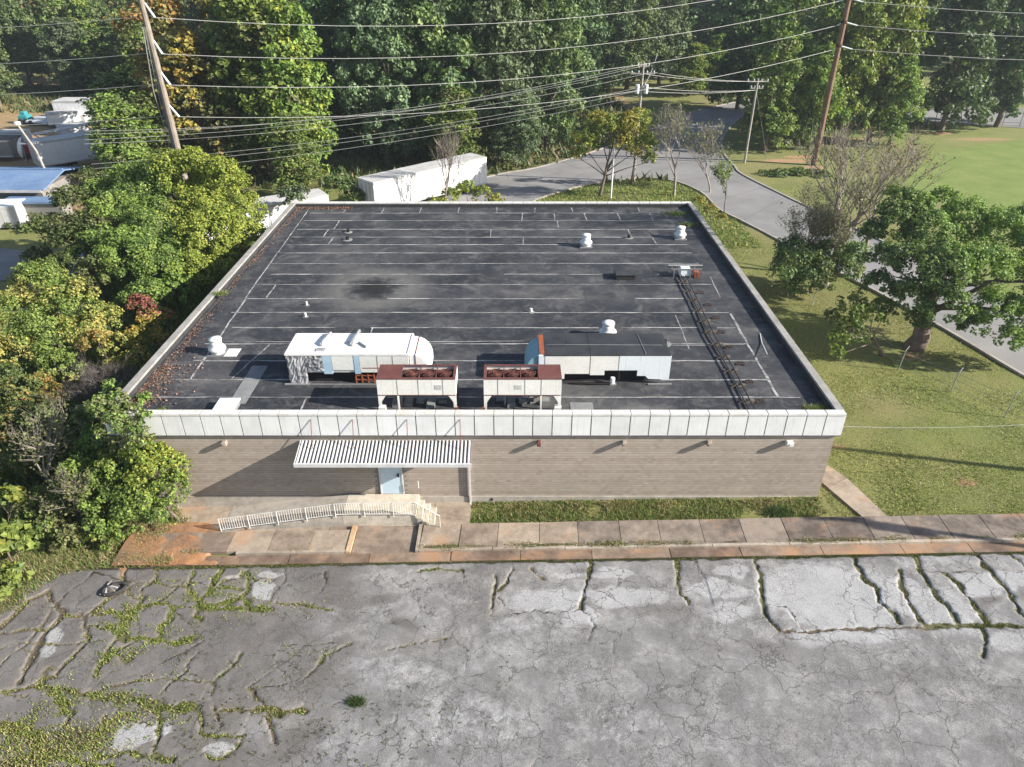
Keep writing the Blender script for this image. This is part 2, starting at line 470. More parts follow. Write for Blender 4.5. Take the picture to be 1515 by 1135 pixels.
M['wiredark'] = worn('dark_wire', (.30,.30,.30), (.2,.2,.2), 3, .5)
M['trailer'] = worn('trailer_white', (.80,.80,.80), (.68,.69,.71), .5, .45, streak=(.52,.50,.46), bump=.03)
M['trailertop'] = worn('trailer_roof', (.56,.56,.56), (.42,.41,.40), .7, .6, bump=.05)
M['bluesteel'] = worn('blue_roofing', (.12,.20,.36), (.19,.28,.43), .4, .5, bump=.05)
M['greywall'] = worn('grey_block_wall', (.26,.25,.24), (.19,.185,.18), .7, .8)
M['tyre'] = worn('tyre_rubber', (.03,.03,.03), (.05,.05,.05), 4, .8)
M['red'] = worn('red_paint', (.35,.03,.04), (.25,.03,.03), 2, .5)
M['teal'] = worn('teal_paint', (.05,.30,.33), (.04,.22,.25), 2, .5)
M['stone'] = concrete('kerb_stone', (.42,.39,.36), (.30,.27,.25), .1)

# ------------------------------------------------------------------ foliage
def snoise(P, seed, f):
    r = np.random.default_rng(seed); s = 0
    for k in range(5):
        d = r.normal(size=3); d /= np.linalg.norm(d)
        s = s + np.sin(P @ d * f * (1 + .35*k) + r.uniform(0, 6.28))
    return s / 5
PAL = {
 'green':   [(.075,.112,.032), (.110,.150,.042), (.055,.085,.028), (.140,.175,.052)],
 'mid':     [(.086,.132,.044), (.121,.172,.055), (.063,.101,.037), (.167,.207,.075)],
 'dark':    [(.065,.112,.044), (.088,.145,.054), (.048,.085,.034), (.128,.184,.071)],
 'bluegreen':[(.102,.150,.074), (.138,.192,.094), (.078,.118,.060), (.186,.234,.120)],
 'lime':    [(.170,.205,.032), (.220,.250,.038), (.120,.160,.030), (.27,.27,.05)],
 'brightgreen':[(.125,.185,.038), (.165,.225,.048), (.085,.130,.032), (.20,.245,.06)],
 'yellow':  [(.33,.30,.085), (.25,.25,.07), (.40,.34,.11), (.20,.22,.055)],
 'mustard': [(.27,.24,.045), (.20,.20,.045), (.34,.28,.055), (.30,.20,.05)],
 'orange':  [(.34,.20,.055), (.28,.16,.05), (.22,.20,.06), (.12,.14,.045)],
 'autumn':  [(.13,.145,.045), (.20,.18,.05), (.27,.17,.06), (.09,.12,.04)],
 'red':     [(.26,.06,.065), (.20,.06,.05), (.30,.13,.07), (.15,.10,.05)],
 'olive':   [(.120,.135,.050), (.150,.160,.065), (.085,.10,.04), (.18,.18,.08)],
 'brown':   [(.14,.075,.06), (.10,.06,.05), (.18,.10,.07), (.08,.06,.05)],
}
def leaf_points(lobes, leaf, dens, seed, gap=.25, ground=None):
    """leaf centres, outward directions and clump values for a list of lobes (x,y,z,rx,ry,rz)"""
    r = np.random.default_rng(seed); P = []; D = []; K = []
    for li, (x, y, z, rx, ry, rz) in enumerate(lobes):
        rm = (rx*ry*rz) ** (1/3)
        ncl = max(8, int(38 * dens))
        n = int(dens * 4*math.pi*rm*rm / (leaf*leaf) * 2.3)
        ctr = r.normal(size=(ncl, 3)); ctr /= np.linalg.norm(ctr, axis=1)[:, None]
        ctr[:, 2] = np.where(ctr[:, 2] < -.5, -ctr[:, 2], ctr[:, 2])
        crad = r.uniform(.62, .98, size=ncl)
        which = r.integers(0, ncl, size=n)
        d = r.normal(size=(n, 3)); d /= np.linalg.norm(d, axis=1)[:, None]
        cs = r.uniform(.15, .34, size=ncl)
        q = ctr[which]*crad[which][:, None] + d * (cs[which] * r.uniform(.35, 1, size=n)**.5)[:, None]
        P.append(q * np.array([rx, ry, rz]) + np.array([x, y, z]))
        D.append(q*.55 + d*.6); K.append(r.uniform(0, 1, ncl)[which]*.75 + (li*.618 % 1)*.25)
    P = np.concatenate(P); D = np.concatenate(D); K = np.concatenate(K)
    nz = snoise(P, seed+3, 2.3 / max(.6, np.mean([l[3] for l in lobes])) * 1.6)
    keep = nz > -1 + gap*1.6 + r.uniform(-.25, .25, len(P))*0 - .15
    if ground is not None: keep &= P[:, 2] > ground + .05
    return P[keep], D[keep], K[keep]
def leaf_mesh(name, P, D, K, leaf, pal, seed, pal2=None, mix2=.0, split=None, mat=None, jitter=.22, aspect=.75):
    r = np.random.default_rng(seed+99); n = len(P)
    N = D / (np.linalg.norm(D, axis=1)[:, None] + 1e-6) + np.array([0, 0, .45]) + r.normal(size=(n, 3))*.55
    N /= np.linalg.norm(N, axis=1)[:, None]
    T = np.cross(N, r.normal(size=(n, 3))); T /= (np.linalg.norm(T, axis=1)[:, None] + 1e-6)
    B = np.cross(N, T)
    s = leaf * r.uniform(.65, 1.3, n)[:, None]
    V = np.empty((n, 4, 3))
    V[:, 0] = P - T*s*.5; V[:, 1] = P + B*s*aspect*.5 + N*s*.10; V[:, 2] = P + T*s*.55 - N*s*.08; V[:, 3] = P - B*s*aspect*.5 + N*s*.10
    F = np.arange(n*4).reshape(n, 4)
    pc = np.array(PAL[pal]); kk = np.clip(K*.85 + r.uniform(0, .16, n), 0, .999)
    idx = (kk * len(pc)).astype(int); col = pc[idx]
    if pal2 is not None:
        p2 = np.array(PAL[pal2])[r.integers(0, len(PAL[pal2]), n)]
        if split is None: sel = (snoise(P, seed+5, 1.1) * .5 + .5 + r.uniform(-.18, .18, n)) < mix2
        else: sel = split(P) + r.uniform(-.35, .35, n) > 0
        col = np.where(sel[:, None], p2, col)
    col = col * (1 + r.uniform(-jitter, jitter, n))[:, None]
    cols = np.ones((n, 4, 4)); cols[:, :, :3] = col[:, None, :]
    return mesh_np(name, V.reshape(-1, 3), F, mat or M['leaf'], cols.reshape(-1, 4))
def lobes_px(lst, flat=.85):
    out = []
    for (u, v, Y, rp) in lst:
        X, z, zc = pz(u, v, Y); R = rp*zc/FPX
        out.append((X, Y, z, R, R, R*flat))
    return out
def auto_lobes(H, R, n, seed, base=.28, taper=.75):
    r = random.Random(seed); out = []
    for i in range(n):
        t = (i + .5) / n
        z = H * (base + (1-base-.06) * t)
        prof = math.sin(math.pi * min(1, .16 + .84*t) ** 1.0) ** .6 if t < .95 else .3
        prof = max(.22, prof)
        a = i*2.4 + r.uniform(-.5, .5); d = R * prof * taper * r.uniform(.35, .75)
        rr = R * r.uniform(.36, .52) * (.75 + .35*prof)
        out.append((d*math.cos(a), d*math.sin(a), z, rr, rr, rr*.85))
    out.append((0, 0, H*.93, R*.36, R*.36, R*.4))
    return out
def trunk_mb(lobes, base, r0, seed, fork=.35, sides=7, nl=9):
    r = random.Random(seed); b = Vector(base); mb = MB(); lm = MB()
    zt = max(l[2] for l in lobes); cx = sum(l[0] for l in lobes)/len(lobes); cy = sum(l[1] for l in lobes)/len(lobes)
    top = Vector((cx, cy, zt)); 
    pts = [b + (top - b)*t + Vector((r.uniform(-.15,.15), r.uniform(-.15,.15), 0))*(1 if 0 < t < 1 else 0)*r0*4 for t in (0, .08, .25, .42, .6, .78)]
    pts[0] = b - Vector((0, 0, .25))
    mb.tube(pts, [r0*1.45, r0*1.05, r0*.85, r0*.66, r0*.4, r0*.1], sides)
    ls = sorted(lobes, key=lambda l: -l[3])[:nl]
    for l in ls:
        e = Vector(l[:3]) - Vector((0, 0, l[3]*.35)); t0 = max(.18, min(.5, fork + r.uniform(-.1, .2)))
        s = b + (top - b)*t0
        if e.z < s.z: s = b + (top-b)*max(.12, (e.z - b.z)/(top.z - b.z + .01)*.8)
        m1 = s.lerp(e, .5) + Vector((r.uniform(-.3,.3), r.uniform(-.3,.3), .25))*l[3]*.4
        lm.tube([s, m1, e], [r0*.42, r0*.26, r0*.07], 5)
        for q in range(3):
            d = Vector((r.uniform(-1,1), r.uniform(-1,1), r.uniform(-.2,1))).normalized()*l[3]*.6
            lm.tube([m1.lerp(e, .3+.3*q), e.lerp(e+d, .5), e + d], [r0*.16, r0*.09, r0*.03], 4)
    return mb, lm
def tree_at(name, label, lobes, base, r0, leaf, dens, pal, seed, cat='tree', group=None, gap=.25, pal2=None, mix2=0, split=None, bark='bark', ground=None, trunk=True, aspect=.75):
    """a tree of its own: crown, trunk and limbs under an Empty at its foot (world-space lobes)"""
    root = thing(name, label, cat, base, 0, group)
    b = np.array(base)
    rel = [(l[0]-base[0], l[1]-base[1], l[2]-base[2], l[3], l[4], l[5]) for l in lobes]
    P, D, K = leaf_points(rel, leaf, dens, seed, gap, ground)
    me = leaf_mesh('crown', P, D, K, leaf, pal, seed, pal2, mix2, split, aspect=aspect)
    inst('crown' if trunk else 'foliage', me, root)
    if trunk:
        mb, lm = trunk_mb(rel, (0,0,0), r0, seed)
        mb.build('trunk', M[bark], root, True); lm.build('limbs', M[bark], root, True)
    return root
def twig_mb(base, segs, seed, r0, L0, spread=.7, up=.35, levels=5, kids=(3,4), sides=3, droop=0):
    r = random.Random(seed); trunk = MB(); mb = MB()
    def grow(p, d, L, rad, lev):
        n = 3; pts = [p]; q = p.copy(); dd = d.copy()
        for i in range(n):
            dd = (dd + Vector((r.uniform(-1,1), r.uniform(-1,1), r.uniform(-.6,1)*.5 + up*.15 - droop*lev*.08))*.22).normalized()
            q = q + dd * L / n; pts.append(q.copy())
        (trunk if lev == 0 else mb).tube(pts, [rad, rad*.85, rad*.7, rad*.5], 7 if lev == 0 else (5 if lev < 2 else sides), cap=False)
        if lev >= levels: return
        for k in range(r.randint(*kids) + (1 if lev == 0 else 0)):
            a = r.uniform(0, 6.28); s = spread * r.uniform(.6, 1.2)
            side = Vector((math.cos(a), math.sin(a), r.uniform(-.2, .5) + up))
            nd = (dd + side*s).normalized()
            grow(pts[r.choice((2, 3, 3))], nd, L*r.uniform(.62, .85), rad*.56, lev+1)
    grow(Vector(base), Vector((0,0,1)), L0, r0, 0)
    return trunk, mb

# ================================================================== GROUND
def inpoly(X, Y, poly):
    c = np.zeros(X.shape, bool); n = len(poly); j = n-1
    for i in range(n):
        xi, yi = poly[i]; xj, yj = poly[j]
        if yi != yj:
            c ^= ((yi > Y) != (yj > Y)) & (X < (xj-xi)*(Y-yi)/(yj-yi) + xi)
        j = i
    return c
def wpoly(px): return [gg(u, v)[:2] for u, v in px]
def n2(X, Y, seed, f):
    r = np.random.default_rng(seed); s = 0*X
    for k in range(7):
        a = r.uniform(0, 6.28); ff = f*(1+.5*k)
        s = s + np.sin((X*math.cos(a) + Y*math.sin(a))*ff + r.uniform(0, 6.28) + 1.3*np.sin((Y*math.cos(a)-X*math.sin(a))*ff*.6+k)) / (1+.35*k)
    return s / 2.6
def blob(X, Y, px, rx, ry):
    cx, cy = px
    return np.clip(1.25 - np.sqrt(((X-cx)/rx)**2 + ((Y-cy)/ry)**2), 0, 1)
xs = np.concatenate([[-3000, -1500, -700, -400, -250, -160], np.arange(-120, -30, 1.5), np.arange(-30, 45, .5), np.arange(45, 121, 1.5), [160, 250, 400, 700, 1500, 3000]])
ys = np.concatenate([[-1500, -500, -100, -30], np.arange(-10, 20, 1.), np.arange(20, 100, .5), np.arange(100, 200, 2.), [230, 300, 500, 900, 1800, 3500]])
X, Y = np.meshgrid(xs, ys); Z = gzn(X) - .02
inlot = (X > -23) & (X < 26) & (Y > 5) & (Y < 21)
Z = Z - .3*inlot
Z = Z + np.where((X > 14.6) & (Y > 24) & (Y < 70) & ~inlot, .04*n2(X, Y, 3, .6), 0)
msk = np.zeros(X.shape + (4,)); msk[..., 3] = 1
r_ = np.zeros(X.shape)
for (u, v, rx, ry, s) in [(1165,238,3.6,1.3,1),(1205,248,1.5,1.2,1),(1185,232,3,1.,.9),(1225,205,6,1.3,.6),(1392,198,3.2,1.4,1),(1452,206,8,1.8,.6),
        (1515,212,7,1.6,.6),(1280,205,6,1.5,.5),(1355,528,2.2,1.3,.55),(1428,712,.75,.6,.9),(770,262,4.5,1.6,.95),(735,275,3,1.5,.7),
        (245,800,1.6,1.5,1),(290,795,1.3,.8,.8),(1240,660,.9,.5,.6),(1185,400,2.5,2,.2),(1205,500,2,2,.15),(1050,170,6,3,.3)]:
    cx, cy, _ = gg(u, v); r_ = np.maximum(r_, s*blob(X, Y, (cx, cy), rx, ry))
r_ = np.maximum(r_, .75*((X < -14.5) & (X > -24) & (Y > 18) & (Y < 25.4)))
r_ = np.maximum(r_, .55*((X < -17.2) & (X > -30) & (Y > 20) & (Y < 60)))
r_ = np.maximum(r_, .5*((Y > 95) & (X > -100) & (X < 20)))
r_ = np.where((Y > 23.5) & (Y < 25.3) & (X > -1.9) & (X < 14), .36, r_)
yardp = wpoly([(-300,410),(-300,130),(160,175),(150,330),(60,330)])
r_ = np.where(inpoly(X, Y, yardp), .55, r_)
msk[..., 0] = r_
msk[..., 1] = np.clip(.35 + .5*n2(X, Y, 5, .25), 0, 1)
for (u, v, rx, ry) in [(1150,350,4,4),(1100,330,3,3),(1250,250,14,5),(1300,600,3,2),(1185,735,2,1)]:
    cx, cy, _ = gg(u, v); msk[..., 1] = np.maximum(msk[..., 1], .85*blob(X, Y, (cx, cy), rx, ry))
fieldp = wpoly([(1405,222),(1440,214),(1515,208),(1750,206),(2100,330),(1900,340),(1515,335),(1440,318),(1360,290),(1340,262),(1370,236)])
fld = inpoly(X, Y, fieldp) & (X > 35)
msk[..., 2] = np.where(fld, .95, np.where((X > 35) & (Y > 45), .35, .0))
msk[..., 1] = np.where(fld, .1, msk[..., 1])
msk[..., 0] = np.where(fld, 0, msk[..., 0])
V = np.stack([X, Y, Z], -1).reshape(-1, 3)
ny, nx = X.shape
ii = (np.arange(ny-1)[:, None]*nx + np.arange(nx-1)[None, :]).ravel()
F = np.stack([ii, ii+1, ii+1+nx, ii+nx], 1)
o = inst('ground', mesh_np('ground', V, F, M['ground'], msk.reshape(-1, 4), smooth=True))
tag(o, kind='structure')

# ------------------------------------------------------------------ parking lot of broken asphalt plates
A = (0, 800, 3.3875); B = (300, 820, 3.293); Cc = (755, 820, 1.9934)
CR = [ # crop, half width m, green share, points
 (A,.11,.2,[(240,255),(265,300),(320,370),(300,390),(235,460),(200,520),(165,580),(125,650),(105,710)]),
 (A,.08,.5,[(620,100),(612,190),(640,240),(655,290),(690,290)]),
 (A,.08,.4,[(540,285),(480,350),(440,395),(400,360)]),
 (A,.08,.5,[(320,370),(380,380),(430,410),(425,460),(440,500),(400,550),(330,620),(295,650)]),
 (A,.07,.4,[(295,650),(285,690),(230,690),(215,670),(245,640),(295,650)]),
 (A,.10,.5,[(0,760),(100,745),(180,725),(230,690)]),
 (A,.09,.9,[(430,440),(480,430),(560,440),(585,480),(570,520),(540,560),(510,600),(480,680)]),
 (A,.22,1,[(560,430),(600,480),(640,500),(600,440),(640,380),(690,330),(720,270)]),
 (A,.12,1,[(650,400),(620,370),(560,355),(470,370)]),
 (A,.12,1,[(700,340),(760,320),(840,310),(870,340),(850,400),(800,430),(800,490)]),
 (A,.22,1,[(590,490),(700,490),(800,500),(880,510),(960,500)]),
 (A,.07,.5,[(780,130),(780,190),(720,240),(690,300)]),
 (A,.09,.8,[(770,210),(860,230),(930,235),(960,190),(970,150)]),
 (A,.11,1,[(940,240),(1000,300),(1040,260),(1080,200),(1115,140)]),
 (A,.12,1,[(1000,300),(1010,330),(980,380),(1010,400)]),
 (A,.11,1,[(1060,240),(1140,235),(1210,250)]),
 (A,.12,1,[(1210,180),(1240,150),(1250,190),(1240,250),(1200,300),(1100,310),(1030,330)]),
 (A,.11,1,[(1230,300),(1260,340),(1355,345)]),
 (A,.06,.7,[(1250,180),(1300,200),(1355,215)]),
 (A,.17,1,[(1000,340),(1050,350),(1130,340),(1230,340)]),
 (A,.16,1,[(500,620),(560,560),(700,500)]),
 (A,.14,1,[(560,560),(640,610),(660,570)]),
 (A,.06,.7,[(1000,560),(950,600),(930,650),(880,690),(810,770)]),
 (A,.05,.7,[(930,650),(1000,690),(1030,700)]),
 (A,.28,.8,[(200,740),(300,755),(420,770),(520,790),(600,790),(700,800),(820,830),(900,840),(980,835)]),
 (A,.25,.9,[(210,720),(300,800),(340,860)]),
 (A,.10,.4,[(360,870),(320,930)]),
 (A,.10,.4,[(530,880),(520,930),(460,990),(465,1050)]),
 (A,.16,.8,[(640,870),(560,900),(500,960),(470,1000)]),
 (A,.10,.7,[(790,840),(800,900),(790,960),(780,1050)]),
 (A,.05,.6,[(960,830),(950,900)]),
 (A,.08,.7,[(1010,840),(1010,900),(1000,970),(1060,990),(1130,975),(1210,980)]),
 (A,.05,.7,[(880,1000),(960,1050)]),
 (A,.08,.7,[(1210,980),(1190,1040),(1120,1100),(1050,1090),(1030,1060)]),
 (A,.20,.8,[(480,1090),(560,1080),(640,1060),(740,1080),(860,1100)]),
 (A,.25,.7,[(180,1060),(300,1080),(420,1120),(560,1135)]),
 (A,.30,.7,[(0,930),(100,950),(180,970),(200,1020),(180,1100)]),
 (A,.30,.5,[(0,1130),(120,1110),(200,1120)]),
 (A,.06,.5,[(0,540),(100,530),(170,560)]),
 (A,.08,.5,[(0,470),(120,450),(235,450)]),
 (A,.12,.4,[(240,255),(150,300),(40,400),(0,440)]),
 (B,.10,1,[(95,70),(60,140),(20,210)]),
 (B,.14,1,[(0,260),(100,265),(200,270),(290,270),(340,270)]),
 (B,.05,.3,[(400,70),(400,130),(350,200),(320,250)]),
 (B,.05,.4,[(400,150),(470,160),(510,180)]),
 (B,.045,.4,[(590,90),(600,150),(570,190)]),
 (B,.05,.9,[(380,450),(440,440),(520,440),(630,435)]),
 (B,.025,.4,[(630,435),(760,435),(870,440)]),
 (B,.05,.7,[(370,465),(340,520),(350,550),(390,580),(400,610)]),
 (B,.045,.7,[(630,440),(640,470),(615,500),(615,545)]),
 (B,.04,.2,[(120,510),(150,560)]),
 (B,.22,.6,[(100,760),(200,770),(300,760),(400,775),(500,765)]),
 (B,.05,.8,[(640,730),(720,720),(790,720),(850,740)]),
 (B,.03,.2,[(940,790),(945,860),(955,950)]),
 (B,.03,.3,[(1180,700),(1160,780),(1150,880),(1100,930),(1020,950)]),
 (B,.02,.2,[(1170,840),(1250,835),(1320,820),(1380,830),(1350,890),(1290,940),(1200,940)]),
 (B,.02,.2,[(1350,710),(1380,770),(1420,800),(1515,810)]),
 (B,.025,.6,[(1300,370),(1300,450),(1280,500),(1290,560)]),
 (B,.05,1,[(1275,90),(1270,140),(1290,170)]),
 (B,.09,.6,[(1425,110),(1415,180),(1415,250),(1405,290)]),
 (B,.07,.8,[(1505,70),(1480,140),(1430,185)]),
 (B,.03,.6,[(960,160),(1000,180),(1200,155)]),
 (B,.04,.3,[(1440,210),(1480,260),(1515,290)]),
 (B,.06,.7,[(0,890),(80,885),(180,885),(200,900),(170,950),(100,1000),(30,1000)]),
 (Cc,.09,.7,[(235,20),(230,80),(220,100),(210,165)]),
 (Cc,.05,.8,[(0,180),(70,165),(140,175),(210,168)]),
 (Cc,.04,.3,[(210,165),(250,210),(230,260)]),
 (Cc,.05,.3,[(255,105),(280,115),(300,130)]),
 (Cc,.06,.5,[(60,40),(80,65),(100,75)]),
 (Cc,.09,.8,[(495,10),(495,80),(500,120),(530,150)]),
 (Cc,.025,.2,[(530,150),(620,155),(740,155)]),
 (Cc,.11,.8,[(720,10),(740,90),(745,150),(760,190),(785,225)]),
 (Cc,.04,.2,[(760,150),(810,155),(850,210),(880,230)]),
 (Cc,.04,.2,[(550,30),(570,70)]),
 (Cc,.11,.8,[(1010,5),(1040,70),(1080,100),(1080,140),(1130,170),(1145,200)]),
 (Cc,.11,.7,[(1145,45),(1155,90),(1165,130),(1200,180),(1225,212)]),
 (Cc,.12,.8,[(1190,5),(1220,70),(1260,130),(1300,170),(1330,212)]),
 (Cc,.12,.8,[(1285,60),(1330,100),(1370,150),(1410,212)]),
 (Cc,.13,.9,[(1375,5),(1430,70),(1480,130),(1515,190),(1560,212)]),
 (Cc,.11,.7,[(1475,0),(1515,35),(1580,80)]),
 (Cc,.05,.2,[(1210,45),(1285,55),(1345,50)]),
 (Cc,.08,.3,[(785,228),(900,228),(1000,222),(1100,218),(1230,214)]),
 (Cc,.12,.9,[(1230,214),(1400,214),(1515,214),(1640,214)]),
 (Cc,.10,.9,[(1390,215),(1398,260),(1393,305)]),
 (Cc,.025,.2,[(1120,215),(1150,260),(1190,300)]),
 (Cc,.025,.3,[(0,225),(40,258),(140,265),(300,265),(310,330)]),
 (Cc,.02,.2,[(80,265),(80,320)]),(Cc,.02,.2,[(180,265),(185,320)]),
 (Cc,.03,.2,[(70,625),(85,600),(130,600),(200,605),(270,610),(320,590),(400,570),(460,560),(500,545)]),
 (Cc,.022,.2,[(280,460),(280,540),(300,600)]),(Cc,.022,.2,[(320,450),(330,560),(325,610)]),
 (Cc,.02,.2,[(600,160),(610,230)]),
 (Cc,.03,.2,[(960,150),(1010,150),(1015,200)]),
 (Cc,.02,.1,[(1330,310),(1380,370),(1430,440)]),
]
def crworld(c, pts): return [gg(c[0]+x/c[2], c[1]+y/c[2])[:2] for x, y in pts]
CRW = [(w, g, crworld(c, pts)) for c, w, g, pts in CR]
rc = random.Random(77); nodes = {}
for i in range(11):
    for j in range(6): nodes[i, j] = (-22.2 + 1.9*i + (.95 if j % 2 else 0) + rc.uniform(-.5, .5), 12.2 + 1.75*j + rc.uniform(-.4, .4))
for (i, j), p in nodes.items():
    for q in ((i+1, j), (i, j+1)):
        if q in nodes and rc.random() < .66:
            e = nodes[q]; m_ = ((p[0]+e[0])/2 + rc.uniform(-.2, .2), (p[1]+e[1])/2 + rc.uniform(-.18, .18))
            if p[0] < -13 or rc.random() < .6: CRW.append((rc.choice((.035,.05,.06,.075)), rc.choice((.3,.6,.9,1.)), [p, m_, e]))
def seg_field(X, Y, only=None, ext=0):
    """soil depth 0..1 and green share from every crack polyline"""
    wx = X + .07*n2(X, Y, 21, 3.1) + .04*n2(X, Y, 22, 11); wy = Y + .07*n2(X, Y, 23, 3.3) + .04*n2(X, Y, 24, 12)
    wm = .78 + .6*n2(X, Y, 25, 2.4) + .3*n2(X, Y, 26, 9)
    R = np.zeros(X.shape); G = np.zeros(X.shape); Dc = np.full(X.shape, 9.); NR = np.zeros(X.shape)
    for w, g, pts in CRW:
        if ext:
            pts = list(pts)
            for a_, b_, at_ in ((1, 0, 0), (-2, -1, len(pts)+1)):
                dx, dy = pts[b_][0]-pts[a_][0], pts[b_][1]-pts[a_][1]; L_ = math.hypot(dx, dy)+1e-6
                e_ = (pts[b_][0]+dx/L_*ext, pts[b_][1]+dy/L_*ext)
                if at_ == 0: head = e_
                else: pts.append(e_)
            pts.insert(0, head)
        for (x0, y0), (x1, y1) in zip(pts[:-1], pts[1:]):
            m = w*2.2 + .9
            bx = (X > min(x0,x1)-m) & (X < max(x0,x1)+m) & (Y > min(y0,y1)-m) & (Y < max(y0,y1)+m)
            if not bx.any(): continue
            px, py = wx[bx], wy[bx]; dx, dy = x1-x0, y1-y0
            tt = np.clip(((px-x0)*dx + (py-y0)*dy)/(dx*dx+dy*dy+1e-9), 0, 1)
            d = np.hypot(px-x0-tt*dx, py-y0-tt*dy)
            ww = np.maximum(w*wm[bx], w*.35)*(.72 if (g > .5 and pts[0][0] < 0) else 1)
            s = np.clip(1.35 - d/(ww*1.05), 0, 1)*min(1, .35 + w*7)
            up = s > R[bx]
            Rb = R[bx]; Gb = G[bx]; Rb[up] = s[up]; Gb[up] = g if w > .055 else min(g*.3, .12); R[bx] = Rb; G[bx] = Gb
            Dc[bx] = np.minimum(Dc[bx], d - .35*ww)
            if w > .055 and pts[0][0] < 2: NR[bx] = np.maximum(NR[bx], np.exp(-d/.20)*min(1, w*9))
    return (R, G, Dc, NR) if only else (R, G, Dc)
LX0, LX1, LY0, LY1 = -23.5, 26.5, 5.0, 21.43
lx = np.arange(LX0, LX1+.001, .065)
ly = np.concatenate([np.arange(LY0, 11.2, .35), np.arange(11.2, LY1, .06), [LY1]])
X, Y = np.meshgrid(lx, ly)
R, G, Dc, NR = seg_field(X, Y, True)
edge = wpoly([(-60,925),(0,905),(50,872),(100,848),(170,838),(235,836)])   # left rim where the weeds take over
rimx = np.interp(Y, [p[1] for p in edge], [p[0] for p in edge])
rim = np.clip((rimx - X + .5*n2(X, Y, 31, 1.3))*1.2, 0, 1)*(X < -13)
low = np.clip(blob(X, Y, gg(20,1110)[:2], 2.6, .9) + blob(X, Y, gg(120,1090)[:2], 1.6, .6) + .45*n2(X, Y, 33, 2.) + .3*n2(X, Y, 78, 6) - .25, 0, 1)*(X < -10)*(Y < 15)*.55
top = np.clip((Y - 21.22 + .06*n2(X, Y, 35, 4))*6, 0, 1)*.9
R2 = np.maximum.reduce([R, rim, low, top]); G2 = np.where(R >= np.maximum(rim, low), G, np.where(low > rim, .55, np.where(top > rim, .75, .35)))
lig = np.zeros(X.shape); drk = np.zeros(X.shape)
for (u, v, a, b, s) in [(1210,875,2.5,1.5,1),(1245,905,2.2,1.0,1),(1300,880,1.2,1.3,.9),(1345,885,.9,1.2,1),(1395,900,1.2,1.2,.95),(1440,865,.9,.6,.95),(1490,858,1.2,.5,.9),(1060,873,1.3,.45,1),(1085,848,.8,.3,.9),(905,850,.9,.4,.95),(1075,905,1.2,.5,.7),
      (925,885,1.6,.45,1),(815,888,1.7,.6,1),(860,912,1.0,.35,.7),(840,850,.7,.2,.9),(850,920,1.0,.3,.6),(1250,945,3.2,.5,.6),(1490,950,1.,.5,.6),(388,875,.5,.5,1),(402,850,.6,.3,.8),
      (75,950,.55,1.0,.7),(345,855,.5,.25,.5),(205,1085,1.0,.5,.8),(520,905,1.6,.35,.45),(700,1065,3.0,1.3,.42),(900,1070,2.8,1.2,.40),(620,1000,2.6,.8,.4),(1080,1100,2,.8,.35),(760,925,1.4,.5,.5),(560,985,2.0,.6,.45),
      (950,1000,3,.5,.2),(1290,1050,2,.7,.3),(330,1110,.7,.3,.6),(480,1090,1.2,.5,.45)]:
    lig = np.maximum(lig, s*np.clip(blob(X + .25*n2(X,Y,41,1.7), Y + .2*n2(X,Y,42,1.9), gg(u, v)[:2], a*1.1, b*1.1)*1.3, 0, 1))
for (u, v, a, b, s) in [(560,890,.9,.35,.9),(600,925,.7,.35,.8),(460,895,1.,.4,.6),(640,950,2.,.6,.5),(1000,905,3.2,.8,.5),(870,845,1.,.25,.7),(1130,960,5,.9,.45),(1280,1010,5,1.6,.35),
      (1130,1070,4,1.2,.35),(120,870,1.3,.7,.75),(230,855,1.5,.4,.6),(300,940,1.6,.9,.5),(150,930,1.,1.,.6),(310,880,1.6,.5,.6),(680,870,1.6,.4,.4),(420,930,1.4,.6,.5),(60,900,1,.8,.7),
      (250,1000,2.4,.9,.45),(110,1020,2,.8,.45),(720,1110,2,.5,.4),(1460,890,1,.3,.8)]:
    drk = np.maximum(drk, s*blob(X + .3*n2(X,Y,43,1.5), Y + .25*n2(X,Y,44,1.7), gg(u, v)[:2], a*1.1, b*1.1))
drk = np.maximum(drk, .72*np.clip((-4.5 - X)/3.5 + .5*n2(X, Y, 45, .9), 0, 1)*(lig < .5))
Z = gzn(X) + .03 - .06*np.clip(R2*1.1, 0, 1)*np.where(G2 > .15, 1, .35) + .012*n2(X, Y, 37, 1.1) + .05*rim
msk = np.stack([np.clip(R2, 0, 1), lig, drk, G2], -1)
# plates = regions between the cracks
cs = .13
cx_ = np.arange(LX0, LX1, cs) + cs/2; cy_ = np.arange(LY0, LY1, cs) + cs/2
CXg, CYg = np.meshgrid(cx_, cy_)
_, _, dC = seg_field(CXg, CYg, None, .75)
free = dC > .075
lab = np.zeros(free.shape, int); H_, W_ = free.shape; nl = 0; sizes = [0]
fr = free.tolist(); lb = [[0]*W_ for _ in range(H_)]
for i in range(H_):
    for j in range(W_):
        if fr[i][j] and lb[i][j] == 0:
            nl += 1; st = [(i, j)]; lb[i][j] = nl; c = 0
            while st:
                a, b = st.pop(); c += 1
                for p, q in ((a+1,b),(a-1,b),(a,b+1),(a,b-1)):
                    if 0 <= p < H_ and 0 <= q < W_ and fr[p][q] and lb[p][q] == 0:
                        lb[p][q] = nl; st.append((p, q))
            sizes.append(c)
lab = np.array(lb); sizes = np.array(sizes)
lab[sizes[lab] < 14] = 0
for it in range(60):
    if (lab > 0).all(): break
    for sh, ax in ((1,0),(-1,0),(1,1),(-1,1)):
        s = np.roll(lab, sh, ax)
        if ax == 0: s[0 if sh > 0 else -1, :] = 0
        else: s[:, 0 if sh > 0 else -1] = 0
        lab = np.where(lab == 0, s, lab)
ny, nx = X.shape
qi, qj = np.meshgrid(np.arange(ny-1), np.arange(nx-1), indexing='ij')
